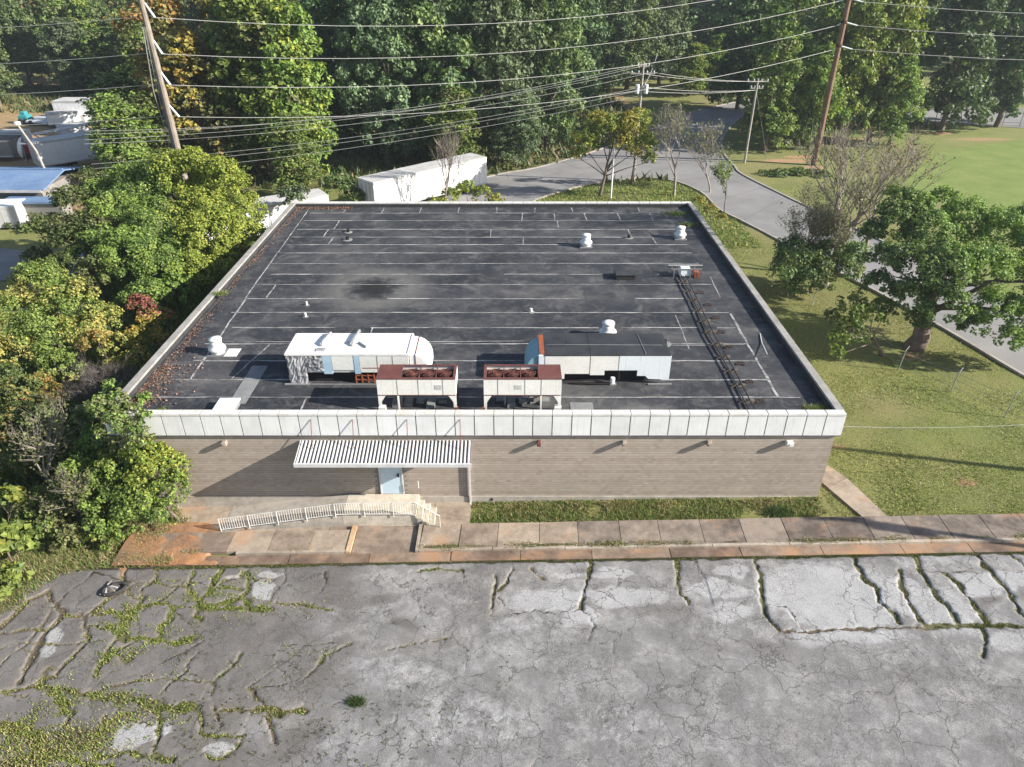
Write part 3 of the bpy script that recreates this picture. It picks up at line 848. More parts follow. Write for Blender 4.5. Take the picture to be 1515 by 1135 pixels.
qcx = (X[:-1, :-1] + X[1:, 1:])/2; qcy = (Y[:-1, :-1] + Y[1:, 1:])/2
ql = lab[np.clip(((qcy-LY0)/cs).astype(int), 0, H_-1), np.clip(((qcx-LX0)/cs).astype(int), 0, W_-1)]
prng = np.random.default_rng(5)
hoff = prng.uniform(-.012, .016, nl+1)
# vertex plate label for small height steps between plates
vl = lab[np.clip(((Y-LY0)/cs).astype(int), 0, H_-1), np.clip(((X-LX0)/cs).astype(int), 0, W_-1)]
Z = Z + hoff[vl]*np.clip(1 - R*2.5, 0, 1)*(X < 26)
V = np.stack([X, Y, Z], -1).reshape(-1, 3); MK = msk.reshape(-1, 4); NRF = np.clip(NR + .8*rim, 0, 1).ravel()
base = (qi*nx + qj)
lot = thing('parking_lot', None, None, (0,0,0)); tag(lot, kind='structure')
slabs = 0
for L in np.unique(ql):
    q = base[ql == L].ravel()
    F = np.stack([q, q+1, q+1+nx, q+nx], 1)
    un, inv = np.unique(F, return_inverse=True)
    me = mesh_np('asphalt_slab', V[un], inv.reshape(F.shape), M['asphalt'], MK[un], smooth=True)
    at = me.attributes.new('near', 'FLOAT', 'POINT'); at.data.foreach_set('value', NRF[un].astype(np.float32))
    inst('asphalt_slab', me, lot); slabs += 1
print('asphalt slabs', slabs)

# ------------------------------------------------------------------ streets
import bmesh
def flat_poly(name, pts, mat, dz, kind='structure', parent=None):
    bm = bmesh.new()
    f = bm.faces.new([bm.verts.new((p[0], p[1], 0)) for p in pts])
    bmesh.ops.triangulate(bm, faces=[f])
    for xk in (14-.75/.0235, 14+.3/.0235):
        bmesh.ops.bisect_plane(bm, geom=bm.verts[:]+bm.edges[:]+bm.faces[:], plane_co=(xk,0,0), plane_no=(1,0,0))
    for v in bm.verts: v.co.z = gz(v.co.x) + dz
    bmesh.ops.recalc_face_normals(bm, faces=bm.faces)
    me = bpy.data.meshes.new(name); bm.to_mesh(me); bm.free()
    if len(me.polygons) and me.polygons[0].normal.z < 0: me.flip_normals()
    me.materials.append(mat)
    o = bpy.data.objects.new(name, me); COL.objects.link(o)
    if parent: o.parent = parent
    if kind: o['kind'] = kind
    return o
def smooth_line(pts, n=5):
    P = [Vector((p[0], p[1])) for p in pts]; out = []
    for i in range(len(P)-1):
        p0 = P[max(0,i-1)]; p1 = P[i]; p2 = P[i+1]; p3 = P[min(len(P)-1,i+2)]
        for k in range(n):
            t = k/n
            out.append(.5*((2*p1) + (p2-p0)*t + (2*p0-5*p1+4*p2-p3)*t*t + (3*p1-p0-3*p2+p3)*t**3))
    out.append(P[-1]); return [(p.x, p.y) for p in out]
rfar = smooth_line(wpoly([(520,330),(600,300),(725,262),(790,250),(850,234),(905,216),(955,197),(1000,174),(1045,161),(1112,147)]))
rright = smooth_line(wpoly([(1114,160),(1085,182),(1068,205),(1070,228),(1085,246),(1099,260),(1177,299),(1270,342),(1380,394),(1520,462),(1700,550),(1900,650)]))
rnear = smooth_line(wpoly([(1850,742),(1640,625),(1515,556),(1400,488),(1300,433),(1220,392),(1150,354),(1100,328),(1065,310),(1040,286),(1000,269),(950,264),(900,268),(850,278),(800,293),(770,306),(700,322),(620,345)]))
flat_poly('street', rfar + rright + rnear, M['street'], .03)
def kerb(pts, w=.2, h=.13, side=1):
    n = len(pts); 
    mb = MB(); vs = []
    for i, p in enumerate(pts):
        a = Vector(pts[max(0,i-1)]); b = Vector(pts[min(n-1,i+1)]); d = (b-a).normalized(); nn = Vector((-d.y, d.x))*side
        z = gz(p[0]); q = Vector(p) + nn*w
        vs += [(p[0],p[1],z-.05),(p[0],p[1],z+h),(q.x,q.y,z+h),(q.x,q.y,z-.05)]
    fs = []
    for i in range(n-1):
        for k in range(3): fs.append((i*4+k, i*4+k+1, (i+1)*4+k+1, (i+1)*4+k))
    mb.add(vs, fs); o = mb.build('kerb', M['stone']); tag(o, kind='structure'); return o
kerb(rnear, side=1); kerb(rright, side=1); kerb(rfar, side=1)
# the cross street beyond the playing field
flat_poly('street', wpoly([(1150,163),(1190,160),(1340,158),(1515,160),(1750,164),(1760,186),(1515,190),(1420,183),(1340,180),(1200,180),(1150,180)]), M['street'], .03)
flat_poly('street', wpoly([(-200,365),(-20,366),(45,371),(130,376),(120,408),(40,410),(-10,418),(-200,420)]), M['street'], .03)

# ------------------------------------------------------------------ pavement in front of the building
walk = thing('sidewalk', None, None); tag(walk, kind='structure')
rr_ = random.Random(4)
def slab(parent, name, x0, x1, y0, y1, h, mat, skew=0, th=.16):
    mb = MB(); g = .012
    x0 += g; x1 -= g
    vs = [(x0-skew,y0,gz(x0)+h),(x1-skew,y0,gz(x1)+h),(x1+skew,y1,gz(x1)+h),(x0+skew,y1,gz(x0)+h)]
    t1 = rr_.uniform(-.012,.012); t2 = rr_.uniform(-.012,.012)
    vs = [(v[0], v[1], v[2] + (t1 if k in (0,3) else t2)) for k, v in enumerate(vs)]
    lo = [(v[0], v[1], v[2]-th) for v in vs]
    mb.add(lo+vs, [(0,3,2,1),(4,5,6,7),(0,1,5,4),(1,2,6,5),(2,3,7,6),(3,0,4,7)])
    return mb.build(name, mat, parent)
x = -3.88; k = 0
while x < 27:
    w = 1.72 + rr_.uniform(-.12, .12)
    slab(walk, 'slab', x, min(x+w, 27.2), 22.14, 23.62 + rr_.uniform(-.01,.01), .15, M['slab_warm'] if x < 2.5 else M['slab_dark'], .03)
    x += w
x = -15.5
for w in (1.75, 1.7, 1.75, 1.72, 1.78):
    slab(walk, 'slab', x, x+w, 22.14, 23.36, .15, M['slab_warm'], .0); x += w
XL = x
for x0, x1 in ((-11.6,-9.0),(-9.0,-6.95)):
    slab(walk, 'curb', x0, x1, 22.0, 22.135, .155, M['curb'])
x = -3.9
while x < 27:
    w = 3.05 + rr_.uniform(-.15,.15); slab(walk, 'curb', x, x+w, 21.99, 22.135, .156+rr_.uniform(-.01,.01), M['curb']); x += w
x = -15.0
while x < 27:
    w = 3.05 + rr_.uniform(-.3,.3)
    if x > -7.6 and x < -4.5: w = 3.4
    slab(walk, 'gutter_slab', x, x+w, 21.46, 21.985, .055+rr_.uniform(-.01,.012), M['gutter']); x += w
slab(walk, 'curb', -6.98, -6.76, 21.99, 23.6, .17, M['curbclay'])
slab(walk, 'curb', -4.06, -3.90, 21.99, 23.6, .17, M['curb'])
slab(walk, 'slab', -6.75, -4.07, 21.99, 23.6, .035, M['slab_warm'])
# apron between the pavement and the wall
x = -15.4
for w in (2.9, 2.2, 2.3, 2.3, 2.2, 1.65):
    slab(walk, 'slab', x, x+w, 23.38 if x < -7 else 23.64, 25.24, .04, M['slab_warm']); x += w
for (a, b, c_, d) in (((13.96,28.9),(14.2,27.0),(15.05,24.55),(16.0,24.9)), ):
    pass
side = thing('side_path', None, None); tag(side, kind='structure')
P1 = [(14.3,29.0),(13.98,28.6),(13.98,27.2),(14.55,25.7),(15.65,26.4)]
P2 = [(14.55,25.68),(15.27,23.66),(16.35,23.66),(15.66,26.38)]
for P_ in (P1, P2):
    mb = MB(); n = len(P_)
    top_ = [(p[0],p[1],gz(p[0])+.07) for p in P_]; lo = [(p[0],p[1],gz(p[0])-.1) for p in P_]
    mb.add(lo+top_, [tuple(range(n)), tuple(range(n,2*n))] + [(i,(i+1)%n,n+(i+1)%n,n+i) for i in range(n)])
    mb.build('slab', M['slab_warm'], side)
exec_marker = 1

# ================================================================== BUILDING
BX0, BX1, BY0, BY1 = -17.1, 13.92, 25.22, 55.5     # walls
FX0, FX1, FY0, FY1 = -17.32, 14.12, 25.14, 55.62   # fascia faces
ZT, ZF, ZR = 4.5, 3.40, 4.12
bld = thing('commercial_building', 'flat-roofed tan brick commercial building with white panelled fascia and black roof', 'building', ((BX0+BX1)/2, BY0, -.4))
OFF = Vector(bld.location)
def bpart(mb, name, mats, smooth=False, parent=None):
    o = mb.build(name, mats, parent or bld, smooth)
    if parent is None: o.location = -OFF
    return o
mb = MB(); mb.box(BX0, BX1, BY0+.02, BY1, -.9, ZR-.25)
bpart(mb, 'wall_core', M['mortar'])
mb = MB(); mb.box(BX0, BX1+.02, BY0-.035, BY0+.02, -1.0, -.02)
bpart(mb, 'foundation', M['foundation'])
# bricks: 0.133 m courses of the front and right walls, joined (each is 3 px high in the photo)
def bricks(axis):
    Vs = []; cols = []
    r = np.random.default_rng(3)
    L0, L1 = (BX0, BX1) if axis == 0 else (BY0+.02, BY1)
    nrow = 26; ch = .1315; bl = .203
    lst = []
    for k in range(nrow):
        z0 = -.02 + k*ch; x = L0 - (bl/2 if k % 2 else 0)
        while x < L1:
            a = max(L0, x)+.0004; b = min(L1, x+bl)-.0004
            if b-a > .03 and not (axis == 0 and b > DX0-.02 and a < DX1+.02 and z0 < 2.15): lst.append((a, b, z0+.010, z0+ch-.010))
            x += bl
    A_ = np.array(lst); n = len(A_); out = r.uniform(.0, .0004, n); col = np.clip(r.normal(.5, .13, n) + .22*np.sin(A_[:, 2]*37.7)*(np.sin(A_[:, 2]*11.3) > -.2), 0, 1)
    f = .004 + out
    V = np.zeros((n, 8, 3))
    for j, (ia, iz, fr_) in enumerate(((0,2,0),(1,2,0),(1,3,0),(0,3,0),(0,2,1),(1,2,1),(1,3,1),(0,3,1))):
        if axis == 0:
            V[:, j, 0] = A_[:, ia]; V[:, j, 2] = A_[:, iz]; V[:, j, 1] = BY0 + .019 + .002 - (f if fr_ else 0)
        else:
            V[:, j, 1] = A_[:, ia]; V[:, j, 2] = A_[:, iz]; V[:, j, 0] = BX1 - .001 + (f if fr_ else 0)
    Fq = np.array([(4,5,6,7),(0,1,5,4),(1,2,6,5),(2,3,7,6),(3,0,4,7)])
    F = (np.arange(n)[:, None, None]*8 + Fq[None]).reshape(-1, 4)
    cc = np.ones((n, 8, 4)); cc[:, :, 0] = col[:, None]
    o = inst('bricks', mesh_np('bricks', V.reshape(-1, 3), F, M['brick'], cc.reshape(-1, 4)), bld, -OFF)
    o['kind'] = 'stuff'
DX0, DX1 = -5.93, -4.88
bricks(0); bricks(1)
# door
dr = MB().box(DX0+.06, DX1-.06, BY0-.03, BY0+.02, .14, 2.12); d_ = bpart(dr, 'door', M['door'])
fr = MB()
fr.box(DX0, DX0+.058, BY0-.05, BY0+.015, .14, 2.18); fr.box(DX1-.058, DX1, BY0-.05, BY0+.015, .14, 2.18); fr.box(DX0, DX1, BY0-.052, BY0+.015, 2.122, 2.2)
bpart(fr, 'door_frame', M['rail'])
h_ = MB().box(-5.09,-5.03,BY0-.10,BY0-.03,1.12,1.30).tube([(-5.06,BY0-.09,1.22),(-5.18,BY0-.09,1.22)],.015,6); o = h_.build('handle', M['dark'], d_)
o = MB().box(-5.56,-5.34,BY0-.04,BY0-.031,1.66,1.92).build('notice', M['dark'], d_)
# fascia panels with recessed joints
npan = 38; pw = (FX1-FX0)/npan
mb = MB(); mb.box(FX0+.03, FX1-.03, FY0+.03, FY0+.30, ZF+.01, ZT-.02)
mb.box(FX0+.03, FX0+.33, FY0+.30, FY1-.03, ZF+.01, ZT-.02); mb.box(FX1-.33, FX1-.03, FY0+.30, FY1-.03, ZF+.01, ZT-.02)
mb.box(FX0+.03, FX1-.03, FY1-.30, FY1-.03, ZF+.01, ZT-.02)
bpart(mb, 'fascia_backing', M['joint'])
mb = MB(); mb.box(FX0-.01, FX1+.01, FY0-.015, FY0+.05, ZF-.045, ZF)
bpart(mb, 'drip_edge', M['joint'])
pm = MB().box(0.022, pw-.022, 0, .028, 0, ZT-ZF-.105, ch=0).mesh('fascia_panel', M['fascia'])
for k in range(npan):
    inst('fascia_panel', pm, bld, (FX0+k*pw-OFF.x, FY0-OFF.y, ZF-OFF.z))
npy = 37; pwy = (FY1-FY0)/npy
pms = MB().box(0, .028, .012, pwy-.012, 0, ZT-ZF-.105).mesh('fascia_panel', M['fascia'])
for k in range(npy):
    inst('fascia_panel', pms, bld, (FX1-.028-OFF.x, FY0+k*pwy-OFF.y, ZF-OFF.z))
    inst('fascia_panel', pms, bld, (FX0-OFF.x, FY0+k*pwy-OFF.y, ZF-OFF.z))
cp = MB().box(.012, pw-.012, -.02, .33, ZT-.10, ZT, ch=.012).mesh('coping_stone', M['copingf'])
for k in range(npan):
    inst('coping_stone', cp, bld, (FX0+k*pw-OFF.x, FY0-OFF.y, -OFF.z))
    inst('coping_stone', cp, bld, (FX0+k*pw-OFF.x, FY1-.31-OFF.y, -OFF.z))
nside = 12; ws = (FY1-FY0-.66)/nside
cps = MB().box(-.02, .35, .006, ws-.006, ZT-.10, ZT+.005, ch=.012).mesh('coping_stone', M['coping'])
for k in range(nside):
    inst('coping_stone', cps, bld, (FX0-OFF.x, FY0+.33+k*ws-OFF.y, -OFF.z))
    inst('coping_stone', cps, bld, (FX1-.33-OFF.x, FY0+.33+k*ws-OFF.y, -OFF.z))
# inner faces of the parapet
IX0, IX1, IY0, IY1 = FX0+.35, FX1-.35, FY0+.33, FY1-.33
mb = MB()
mb.box(IX0-.1, IX0, IY0, IY1, ZR-.1, ZT-.1); mb.box(IX1, IX1+.1, IY0, IY1, ZR-.1, ZT-.1)
mb.box(IX0-.1, IX1+.1, IY0-.1, IY0, ZR-.1, ZT-.1); mb.box(IX0-.1, IX1+.1, IY1, IY1+.1, ZR-.1, ZT-.1)
mb.prism([(IX0,IY0),(IX0+.16,IY0),(IX0+.16,IY1),(IX0,IY1)], ZR-.1, ZR+.05)
bpart(mb, 'parapet_lining', M['parapet'])
mb = MB(); mb.box(IX0-.2, IX1+.2, IY0-.2, IY1+.2, ZR-.24, ZR-.03); bpart(mb, 'roof_deck', M['black'])
# membrane sheets between the seams, and the pale seam tapes
SY = [IY0, 27.06, 28.61, 30.42, 32.2, 34.05, 35.94, 37.81, 39.89, 41.49, 43.31, 45.2, 46.83, 48.35, 50.02, 52.02, 53.83, IY1]
SXL, SXR = -15.45, 12.05
JX = {0: [-9.2, 2.4], 1: [-6.2, 6.0], 2: [-12.9, -2.0, 8.2], 3: [-1.6, 9.3], 4: [-7.4, 3.0], 5: [-13.6, 1.2], 6: [-3.4, 7.5], 7: [-14.2, 4.2], 8: [-6.0, 6.4], 9: [-2.6, 8.8],
      10: [-10.0, 2.0], 11: [-5.2, 6.9], 12: [-12.6, 0.8, 9.9], 13: [-13.3, -1.5, 8.4], 14: [-12.9, 3.4], 15: [.75, 3.2, 5.6, 8.1, 10.6], 16: [-13, -10.05, -7.1, -4.15, -1.2, 1.75, 4.7, 9.9]}
rs = random.Random(12)
def sheet(x0, x1, y0, y1, lift):
    mb = MB(); nx_ = 6
    vs = []
    for j in range(2):
        for i in range(nx_+1):
            t = i/nx_
            vs.append((x0+(x1-x0)*t, (y0, y1)[j], ZR + lift + rs.uniform(-.002, .002)))
    fs = [(i, i+1, nx_+2+i, nx_+1+i) for i in range(nx_)]
    lo = [(x0,y0,ZR-.02),(x1,y0,ZR-.02),(x1,y1,ZR-.02),(x0,y1,ZR-.02)]
    mb.add(vs, fs); mb.add(lo + [vs[0], vs[nx_], vs[-1], vs[nx_+1]], [(0,1,5,4),(1,2,6,5),(2,3,7,6),(3,0,4,7)])
    return bpart(mb, 'membrane_sheet', M['membrane'])
def tape(p, q, w, strength=1):
    a = Vector((p[0], p[1])); b = Vector((q[0], q[1])); d = b-a; L = d.length; d /= L; nn = Vector((-d.y, d.x))
    mb = MB(); n = max(2, int(L/.6)); vs = []
    for i in range(n+1):
        c_ = a + d*L*i/n + nn*rs.uniform(-.022, .022); w1 = w*rs.uniform(.55, 1.1)/2; w2 = w*rs.uniform(.55, 1.1)/2
        for s, ww in ((1, w1), (-1, w2)):
            q_ = c_ + nn*s*ww; vs.append((q_.x, q_.y, ZR+.012))
    fs = [(2*i, 2*i+1, 2*i+3, 2*i+2) for i in range(n)]
    lo = [(v[0], v[1], ZR+.001) for v in vs]; m_ = len(vs)
    fs += [(m_+2*i, m_+2*i+2, 2*i+2, 2*i) for i in range(n)] + [(m_+2*i+1, 2*i+1, 2*i+3, m_+2*i+3) for i in range(n)]
    mb.add(vs+lo, fs)
    o = bpart(mb, 'seam_tape', M['seam'])
    return o
for k in range(len(SY)-1):
    y0, y1 = SY[k], SY[k+1]
    js = [SXL] + JX.get(k, []) + [SXR]
    for a, b in zip(js[:-1], js[1:]): sheet(a+.004, b-.004, y0+.004, y1-.004, rs.uniform(0, .004))
    sheet(IX0+.16, SXL-.004, y0+.004, y1-.004, rs.uniform(0, .003)); sheet(SXR+.004, IX1, y0+.004, y1-.004, rs.uniform(0, .003))
    if k > 0:
        segs = [(SXL-.1 if k not in (2, 4) else SXL-.2, SXR-.05)]
        if k == 1: segs = [(-16.3, 12.9)]
        if k == 5: segs = [(-14.9, -9.4), (-7.5, 4.6), (5.8, 9.9), (10.9, 11.9)]
        if k == 9: segs = [(-15, -2), (-.5, 6.2), (9, 10.8)]
        if k == 7: segs = [(-15.4, -9.6), (-7.2, 3.9), (7.1, 9.9)]
        for a, b in segs: tape((a, y0), (b, y0+rs.uniform(-.03,.03)), (.085 if y0 < 36 else .10) * (1.0 if k not in (8, 10, 15) else .7))
    if k in (12, 13, 14, 15, 16, 7, 4, 0):
        for x in JX[k]:
            if k in (7, 4, 0) and x > -5: continue
            tape((x, y0+.05), (x+rs.uniform(-.05,.05), y1-.05), .08)
tape((-15.0, 28.6), (-15.35, 37.8), .10); tape((-15.4, 37.8), (-15.9, 55.2), .07)
tape((11.9, 27.06), (12.05, 35.8), .14); tape((12.05, 38.0), (12.2, 41.0), .07)
tape((8.9, 31.6), (9.0, 35.6), .06); tape((-14.9, 32.45), (-10.6, 32.42), .06); tape((-4.7, 32.42), (.6, 32.5), .06); tape((7.3, 32.0), (11.8, 32.1), .05)
tape((-13.1, 28.7), (-12.3, 32.1), .07)
# paler walked strip and splash pads
for (x0, x1, y0, y1, nm) in ((-12.5,-11.75,26.5,29.9,'walk_pad'),(2.55,3.55,26.0,26.6,'splash_pad'),(-14.55,-13.6,30.85,31.65,'curb_flashing')):
    mb = MB().box(x0, x1, y0, y1, ZR+.004, ZR+.022); bpart(mb, nm, M['palepatch'] if nm != 'curb_flashing' else M['unitwhite'])
# canopy: ribbed white sheet, hangers, downpipe
cx0, cx1, cyf, czw, czf = -9.12, -1.75, 23.95, 3.04, 2.74
nrib = 46; rw = (cx1-cx0)/nrib
rib = MB()
vs = [(0.035,0,0),(0.05,0,.05),(rw-.065,0,.05),(rw-.05,0,0)]
vb = [(p[0], 1.26, p[2] + (czw-czf)) for p in vs]
rib.add(vs+vb, [(0,1,5,4),(1,2,6,5),(2,3,7,6),(0,3,2,1),(4,5,6,7)])
rme = rib.mesh('canopy_rib', M['canopy'])
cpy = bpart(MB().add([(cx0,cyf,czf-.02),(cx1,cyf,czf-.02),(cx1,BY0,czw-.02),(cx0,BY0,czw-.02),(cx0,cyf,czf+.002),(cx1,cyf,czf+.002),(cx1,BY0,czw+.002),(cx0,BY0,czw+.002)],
      [(0,3,2,1),(4,5,6,7),(0,1,5,4),(1,2,6,5),(3,0,4,7)]), 'canopy', M['canopyshade'])
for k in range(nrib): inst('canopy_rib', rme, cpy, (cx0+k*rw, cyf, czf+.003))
MB().box(cx0-.03, cx1+.03, cyf-.08, cyf, czf-.10, czf+.07).build('canopy_gutter', M['canopy'], cpy)
MB().add([(cx0-.03,cyf,czf-.08),(cx0,cyf,czf-.08),(cx0,BY0-.01,czw-.08),(cx0-.03,BY0-.01,czw-.08),(cx0-.03,cyf,czf+.06),(cx0,cyf,czf+.06),(cx0,BY0-.01,czw+.06),(cx0-.03,BY0-.01,czw+.06)],
     [(0,3,2,1),(4,5,6,7),(0,1,5,4),(1,2,6,5),(2,3,7,6),(3,0,4,7)]).build('canopy_end', M['canopy'], cpy)
for x in (-8.52, -6.75, -4.45, -2.2):
    MB().tube([(x, FY0-.01, 4.22), (x, FY0-.42, 3.0)], .016, 5).build('hanger_rod', M['rust'], cpy)
bpart(MB().box(-1.93,-1.85,BY0-.10,BY0-.02,-.42,3.0).box(-1.93,-1.85,BY0-.22,BY0-.10,-.42,-.32), 'downpipe', M['rail'])
bpart(MB().box(-.95,-.87,BY0-.06,BY0-.036,-.25,-.1), 'wall_tap', M['rustdark'])
for (u, nm, wd, m_, lb) in ((1165,'wall_lamp',.30,'white','white box wall lamp, nearest the right corner'),(1047,'wall_lamp',.20,'tanlight',None),(922,'wall_lamp',.18,'tanlight',None),(797,'wall_lamp',.16,'rust',None),(335,'wall_lamp',.2,'tanlight',None)):
    x = pz(u, 660, BY0)[0]; z = 3.02
    mb = MB()
    mb.box(x-wd/2, x+wd/2, BY0-.26, BY0-.002, z-.10, z+.10, ch=.03)
    mb.box(x-.05, x+.05, BY0-.30, BY0-.261, z-.03, z+.03)
    o = bpart(mb, nm, M[m_]); 
    if lb: o['label'] = lb

# ------------------------------------------------------------------ landing, ramp, steps, railing
rmp = thing('entrance_ramp', 'cream concrete entrance ramp and steps with white picket railing below the canopy', 'ramp', (-7.5, 24.3, -.55))
RO = Vector(rmp.location)
def rpart(mb, name, mat): o = mb.build(name, mat, rmp); o.location = -RO; return o
ZL = .13
rpart(MB().box(-7.4, -4.2, 23.72, BY0-.04, -.75, ZL), 'landing', M['ramp'])
mb = MB()
vs = []
n = 10
for i in range(n+1):
    t = i/n; x = -12.75 + (-7.41+12.75)*t; z = gz(x)+.05 + (ZL - gz(-7.4) - .05)*t
    yo = 24.0 + .16*math.sin(math.pi*t*.9)*0
    vs += [(x, 23.50+.22*t, z), (x, BY0-.042, z), (x, 23.50+.22*t, gz(x)-.2), (x, BY0-.042, gz(x)-.2)]
fs = []
for i in range(n):
    a = i*4; b = a+4
    fs += [(a,b,b+1,a+1),(a,a+2,b+2,b),(a+1,b+1,b+3,a+3)]
fs += [(0,1,3,2),(n*4,n*4+2,n*4+3,n*4+1)]
mb.add(vs, fs); rpart(mb, 'ramp_slab', M['foundation'])
for k in range(4):
    x0 = -4.195 + k*.27; z = ZL - (k+1)*.13
    rpart(MB().box(x0, x0+.262, 23.70-.10*k, 24.95-.10*k, -.75, z, ch=.015), 'step', M['ramp'])
def ry(x): return 23.47+.22*max(0, min(1, (x+12.75)/5.34)) if x < -7.4 else 23.69
def rz_(x): return gz(x)+.05 + (ZL-gz(-7.4)-.05)*max(0, min(1, (x+12.75)/5.34)) if x < -7.4 else ZL
xs_ = np.arange(-12.7, -4.15, .105)
line = [(x, ry(x), rz_(x)) for x in xs_]
rpart(MB().tube([(p[0],p[1],p[2]+.72) for p in line[::6]]+[(-4.2,23.69,ZL+.72)], .015, 6), 'handrail', M['rail'])
rpart(MB().tube([(p[0],p[1],p[2]+.12) for p in line[::6]]+[(-4.2,23.69,ZL+.12)], .02, 6), 'bottom_rail', M['rail'])
pk = MB().tube([(0,0,.10),(0,0,.72)], .009, 4).mesh('picket', M['rail'])
ps = MB().tube([(0,0,-.02),(0,0,.75)], .016, 6).mesh('post', M['rail'])
for i, p in enumerate(line):
    inst('picket', pk, rmp, Vector(p)-RO)
    if i % 12 == 0: inst('post', ps, rmp, Vector((p[0], p[1]-.03, p[2]))-RO)
for y0_, dx in ((23.67, 0), (24.98, .0)):
    rpart(MB().tube([(-4.18,y0_,ZL+.80),(-3.1,y0_-.25,ZL-.52+.75)], .024, 6) if y0_ < 24.5 else MB().tube([(-4.18,y0_,ZL+.5),(-4.18,y0_,ZL+.9)], .02, 6), 'stair_rail', M['rail'])
inst('post', ps, rmp, Vector((-3.12,23.42,ZL-.5))-RO)
for k in range(6): inst('picket', pk, rmp, Vector((-4.1+k*.17, 23.67-.04*k, ZL-.02-.083*k-.0))-RO)

# ================================================================== ROOF EQUIPMENT (things standing on the roof)
def P_(root, mb, name, mat, parent=None, smooth=False):
    o = mb.build(name, mat, parent or root, smooth)
    if parent is None: o.location = -Vector(root.location)
    return o
# left air handler: white top, torn foil end, blue and white side panels, rounded hood at the right end
u1 = thing('air_handler', 'long white rooftop air handler with torn foil left end and rounded right hood', 'air handler', (-7.2, 29.2, ZR))
ux0, ux1, uy0, uy1, zt = -10.2, -4.68, 28.24, 30.25, 5.66
P_(u1, MB().box(ux0, ux1, uy0+.03, uy1, 4.72, zt-.04), 'casing', M['unitwhite'])
P_(u1, MB().box(ux0-.05, ux1+.03, uy0-.04, uy1+.04, zt-.04, zt, ch=.01), 'top_sheet', M['unittop'])
mb = MB(); mb.box(ux0-.05, ux1+.03, uy0-.04, uy0+.03, zt, zt+.035); mb.box(ux0-.05, ux0+.02, uy0+.03, uy1, zt, zt+.035); mb.box(ux1-.05, ux1+.03, uy0+.03, uy1, zt, zt+.035); mb.box(ux0, ux1, uy1-.04, uy1+.04, zt+.001, zt+.036)
P_(u1, mb, 'top_rim', M['white'])
rf = random.Random(8)
def crinkle(x0, x1, z0, z1, y, nx_=12, nz_=10, amp=.07, torn=.0):
    mb = MB(); vs = []
    for j in range(nz_+1):
        for i in range(nx_+1):
            e = rf.uniform(0, torn) if j == 0 else 0
            vs.append((x0+(x1-x0)*i/nx_+rf.uniform(-.02,.02), y - rf.uniform(0, amp), z0+(z1-z0)*j/nz_+e))
    mb.add(vs, [(j*(nx_+1)+i, j*(nx_+1)+i+1, (j+1)*(nx_+1)+i+1, (j+1)*(nx_+1)+i) for j in range(nz_) for i in range(nx_)]); return mb
P_(u1, crinkle(ux0, ux0+.85, 4.14, zt-.06, uy0), 'foil_end', M['foil'])
P_(u1, crinkle(ux0+.87, ux0+1.62, 4.80, zt-.06, uy0, torn=.12), 'foil_panel', M['foil'])
mb = MB()
vs = [(ux0-rf.uniform(.0,.05), uy0+(uy1-uy0)*i/8, 4.14+(zt-4.2)*j/8) for j in range(9) for i in range(9)]
mb.add(vs, [(j*9+i, (j+1)*9+i, (j+1)*9+i+1, j*9+i+1) for j in range(8) for i in range(8)]); P_(u1, mb, 'foil_side', M['foil'])
P_(u1, MB().box(ux0+1.62, ux0+2.02, uy0-.025, uy0+.03, 4.66, zt-.05), 'side_panel', M['blue'])
P_(u1, MB().box(ux0+2.04, ux0+3.02, uy0-.02, uy0+.03, 4.86, zt-.05), 'side_panel', M['unitwhite'])
P_(u1, MB().box(ux0+3.04, ux0+3.28, uy0-.03, uy0+.03, 4.66, zt-.05), 'side_panel', M['blue'])
P_(u1, MB().box(ux0+3.30, ux1, uy0-.02, uy0+.03, 4.74, zt-.05), 'side_panel', M['unitwhite'])
pts = [(uy0, 4.25)]
hood = MB(); pr_ = []
for i in range(9):
    a = math.pi/2*i/8; pr_.append((ux1+.04+.86*math.sin(a), 4.55+(zt-4.55-.03)*math.cos(a)**.75 if i < 8 else 4.5))
ny_ = len(pr_)
vs = [(p[0], uy0+.05, p[1]) for p in pr_]+[(ux1+.04, uy0+.05, 4.3)] + [(p[0], uy1-.12, p[1]) for p in pr_]+[(ux1+.04, uy1-.12, 4.3)]
m_ = ny_+1
hood.add(vs, [tuple(range(m_-1,-1,-1)), tuple(range(m_, 2*m_))] + [(i, i+1, m_+i+1, m_+i) for i in range(m_-1)])
P_(u1, hood, 'end_hood', M['unittop'])
P_(u1, MB().box(ux1+.30, ux1+.325, uy0+.03, uy1-.10, 4.62, zt-.035), 'hood_seam', M['orangerust'])
mb = MB(); mb.box(ux0+.1, ux1+.4, uy0+.25, uy1-.1, ZR+.02, 4.71); P_(u1, mb, 'underside_shade', M['dark'])  # solid near-black block stands for the shade in the gap under the casing
mb = MB(); mb.box(ux0+3.0, ux0+3.9, uy0+.05, uy0+.1, 4.28, 4.34); mb.box(ux0+3.0, ux0+3.9, uy0+.05, uy0+.1, 4.50, 4.55)
for k in range(4): mb.box(ux0+3.0+.28*k, ux0+3.05+.28*k, uy0+.04, uy0+.11, 4.14, 4.62)
P_(u1, mb, 'rusty_frame', M['orangerust'])
mb = MB().box(ux0-.25, ux0+.9, uy0-.14, uy0-.02, ZR+.01, ZR+.05).box(ux0+.95, ux1, uy0-.10, uy0-.04, ZR+.01, ZR+.03); P_(u1, mb, 'curb_flashing', M['palepatch'])
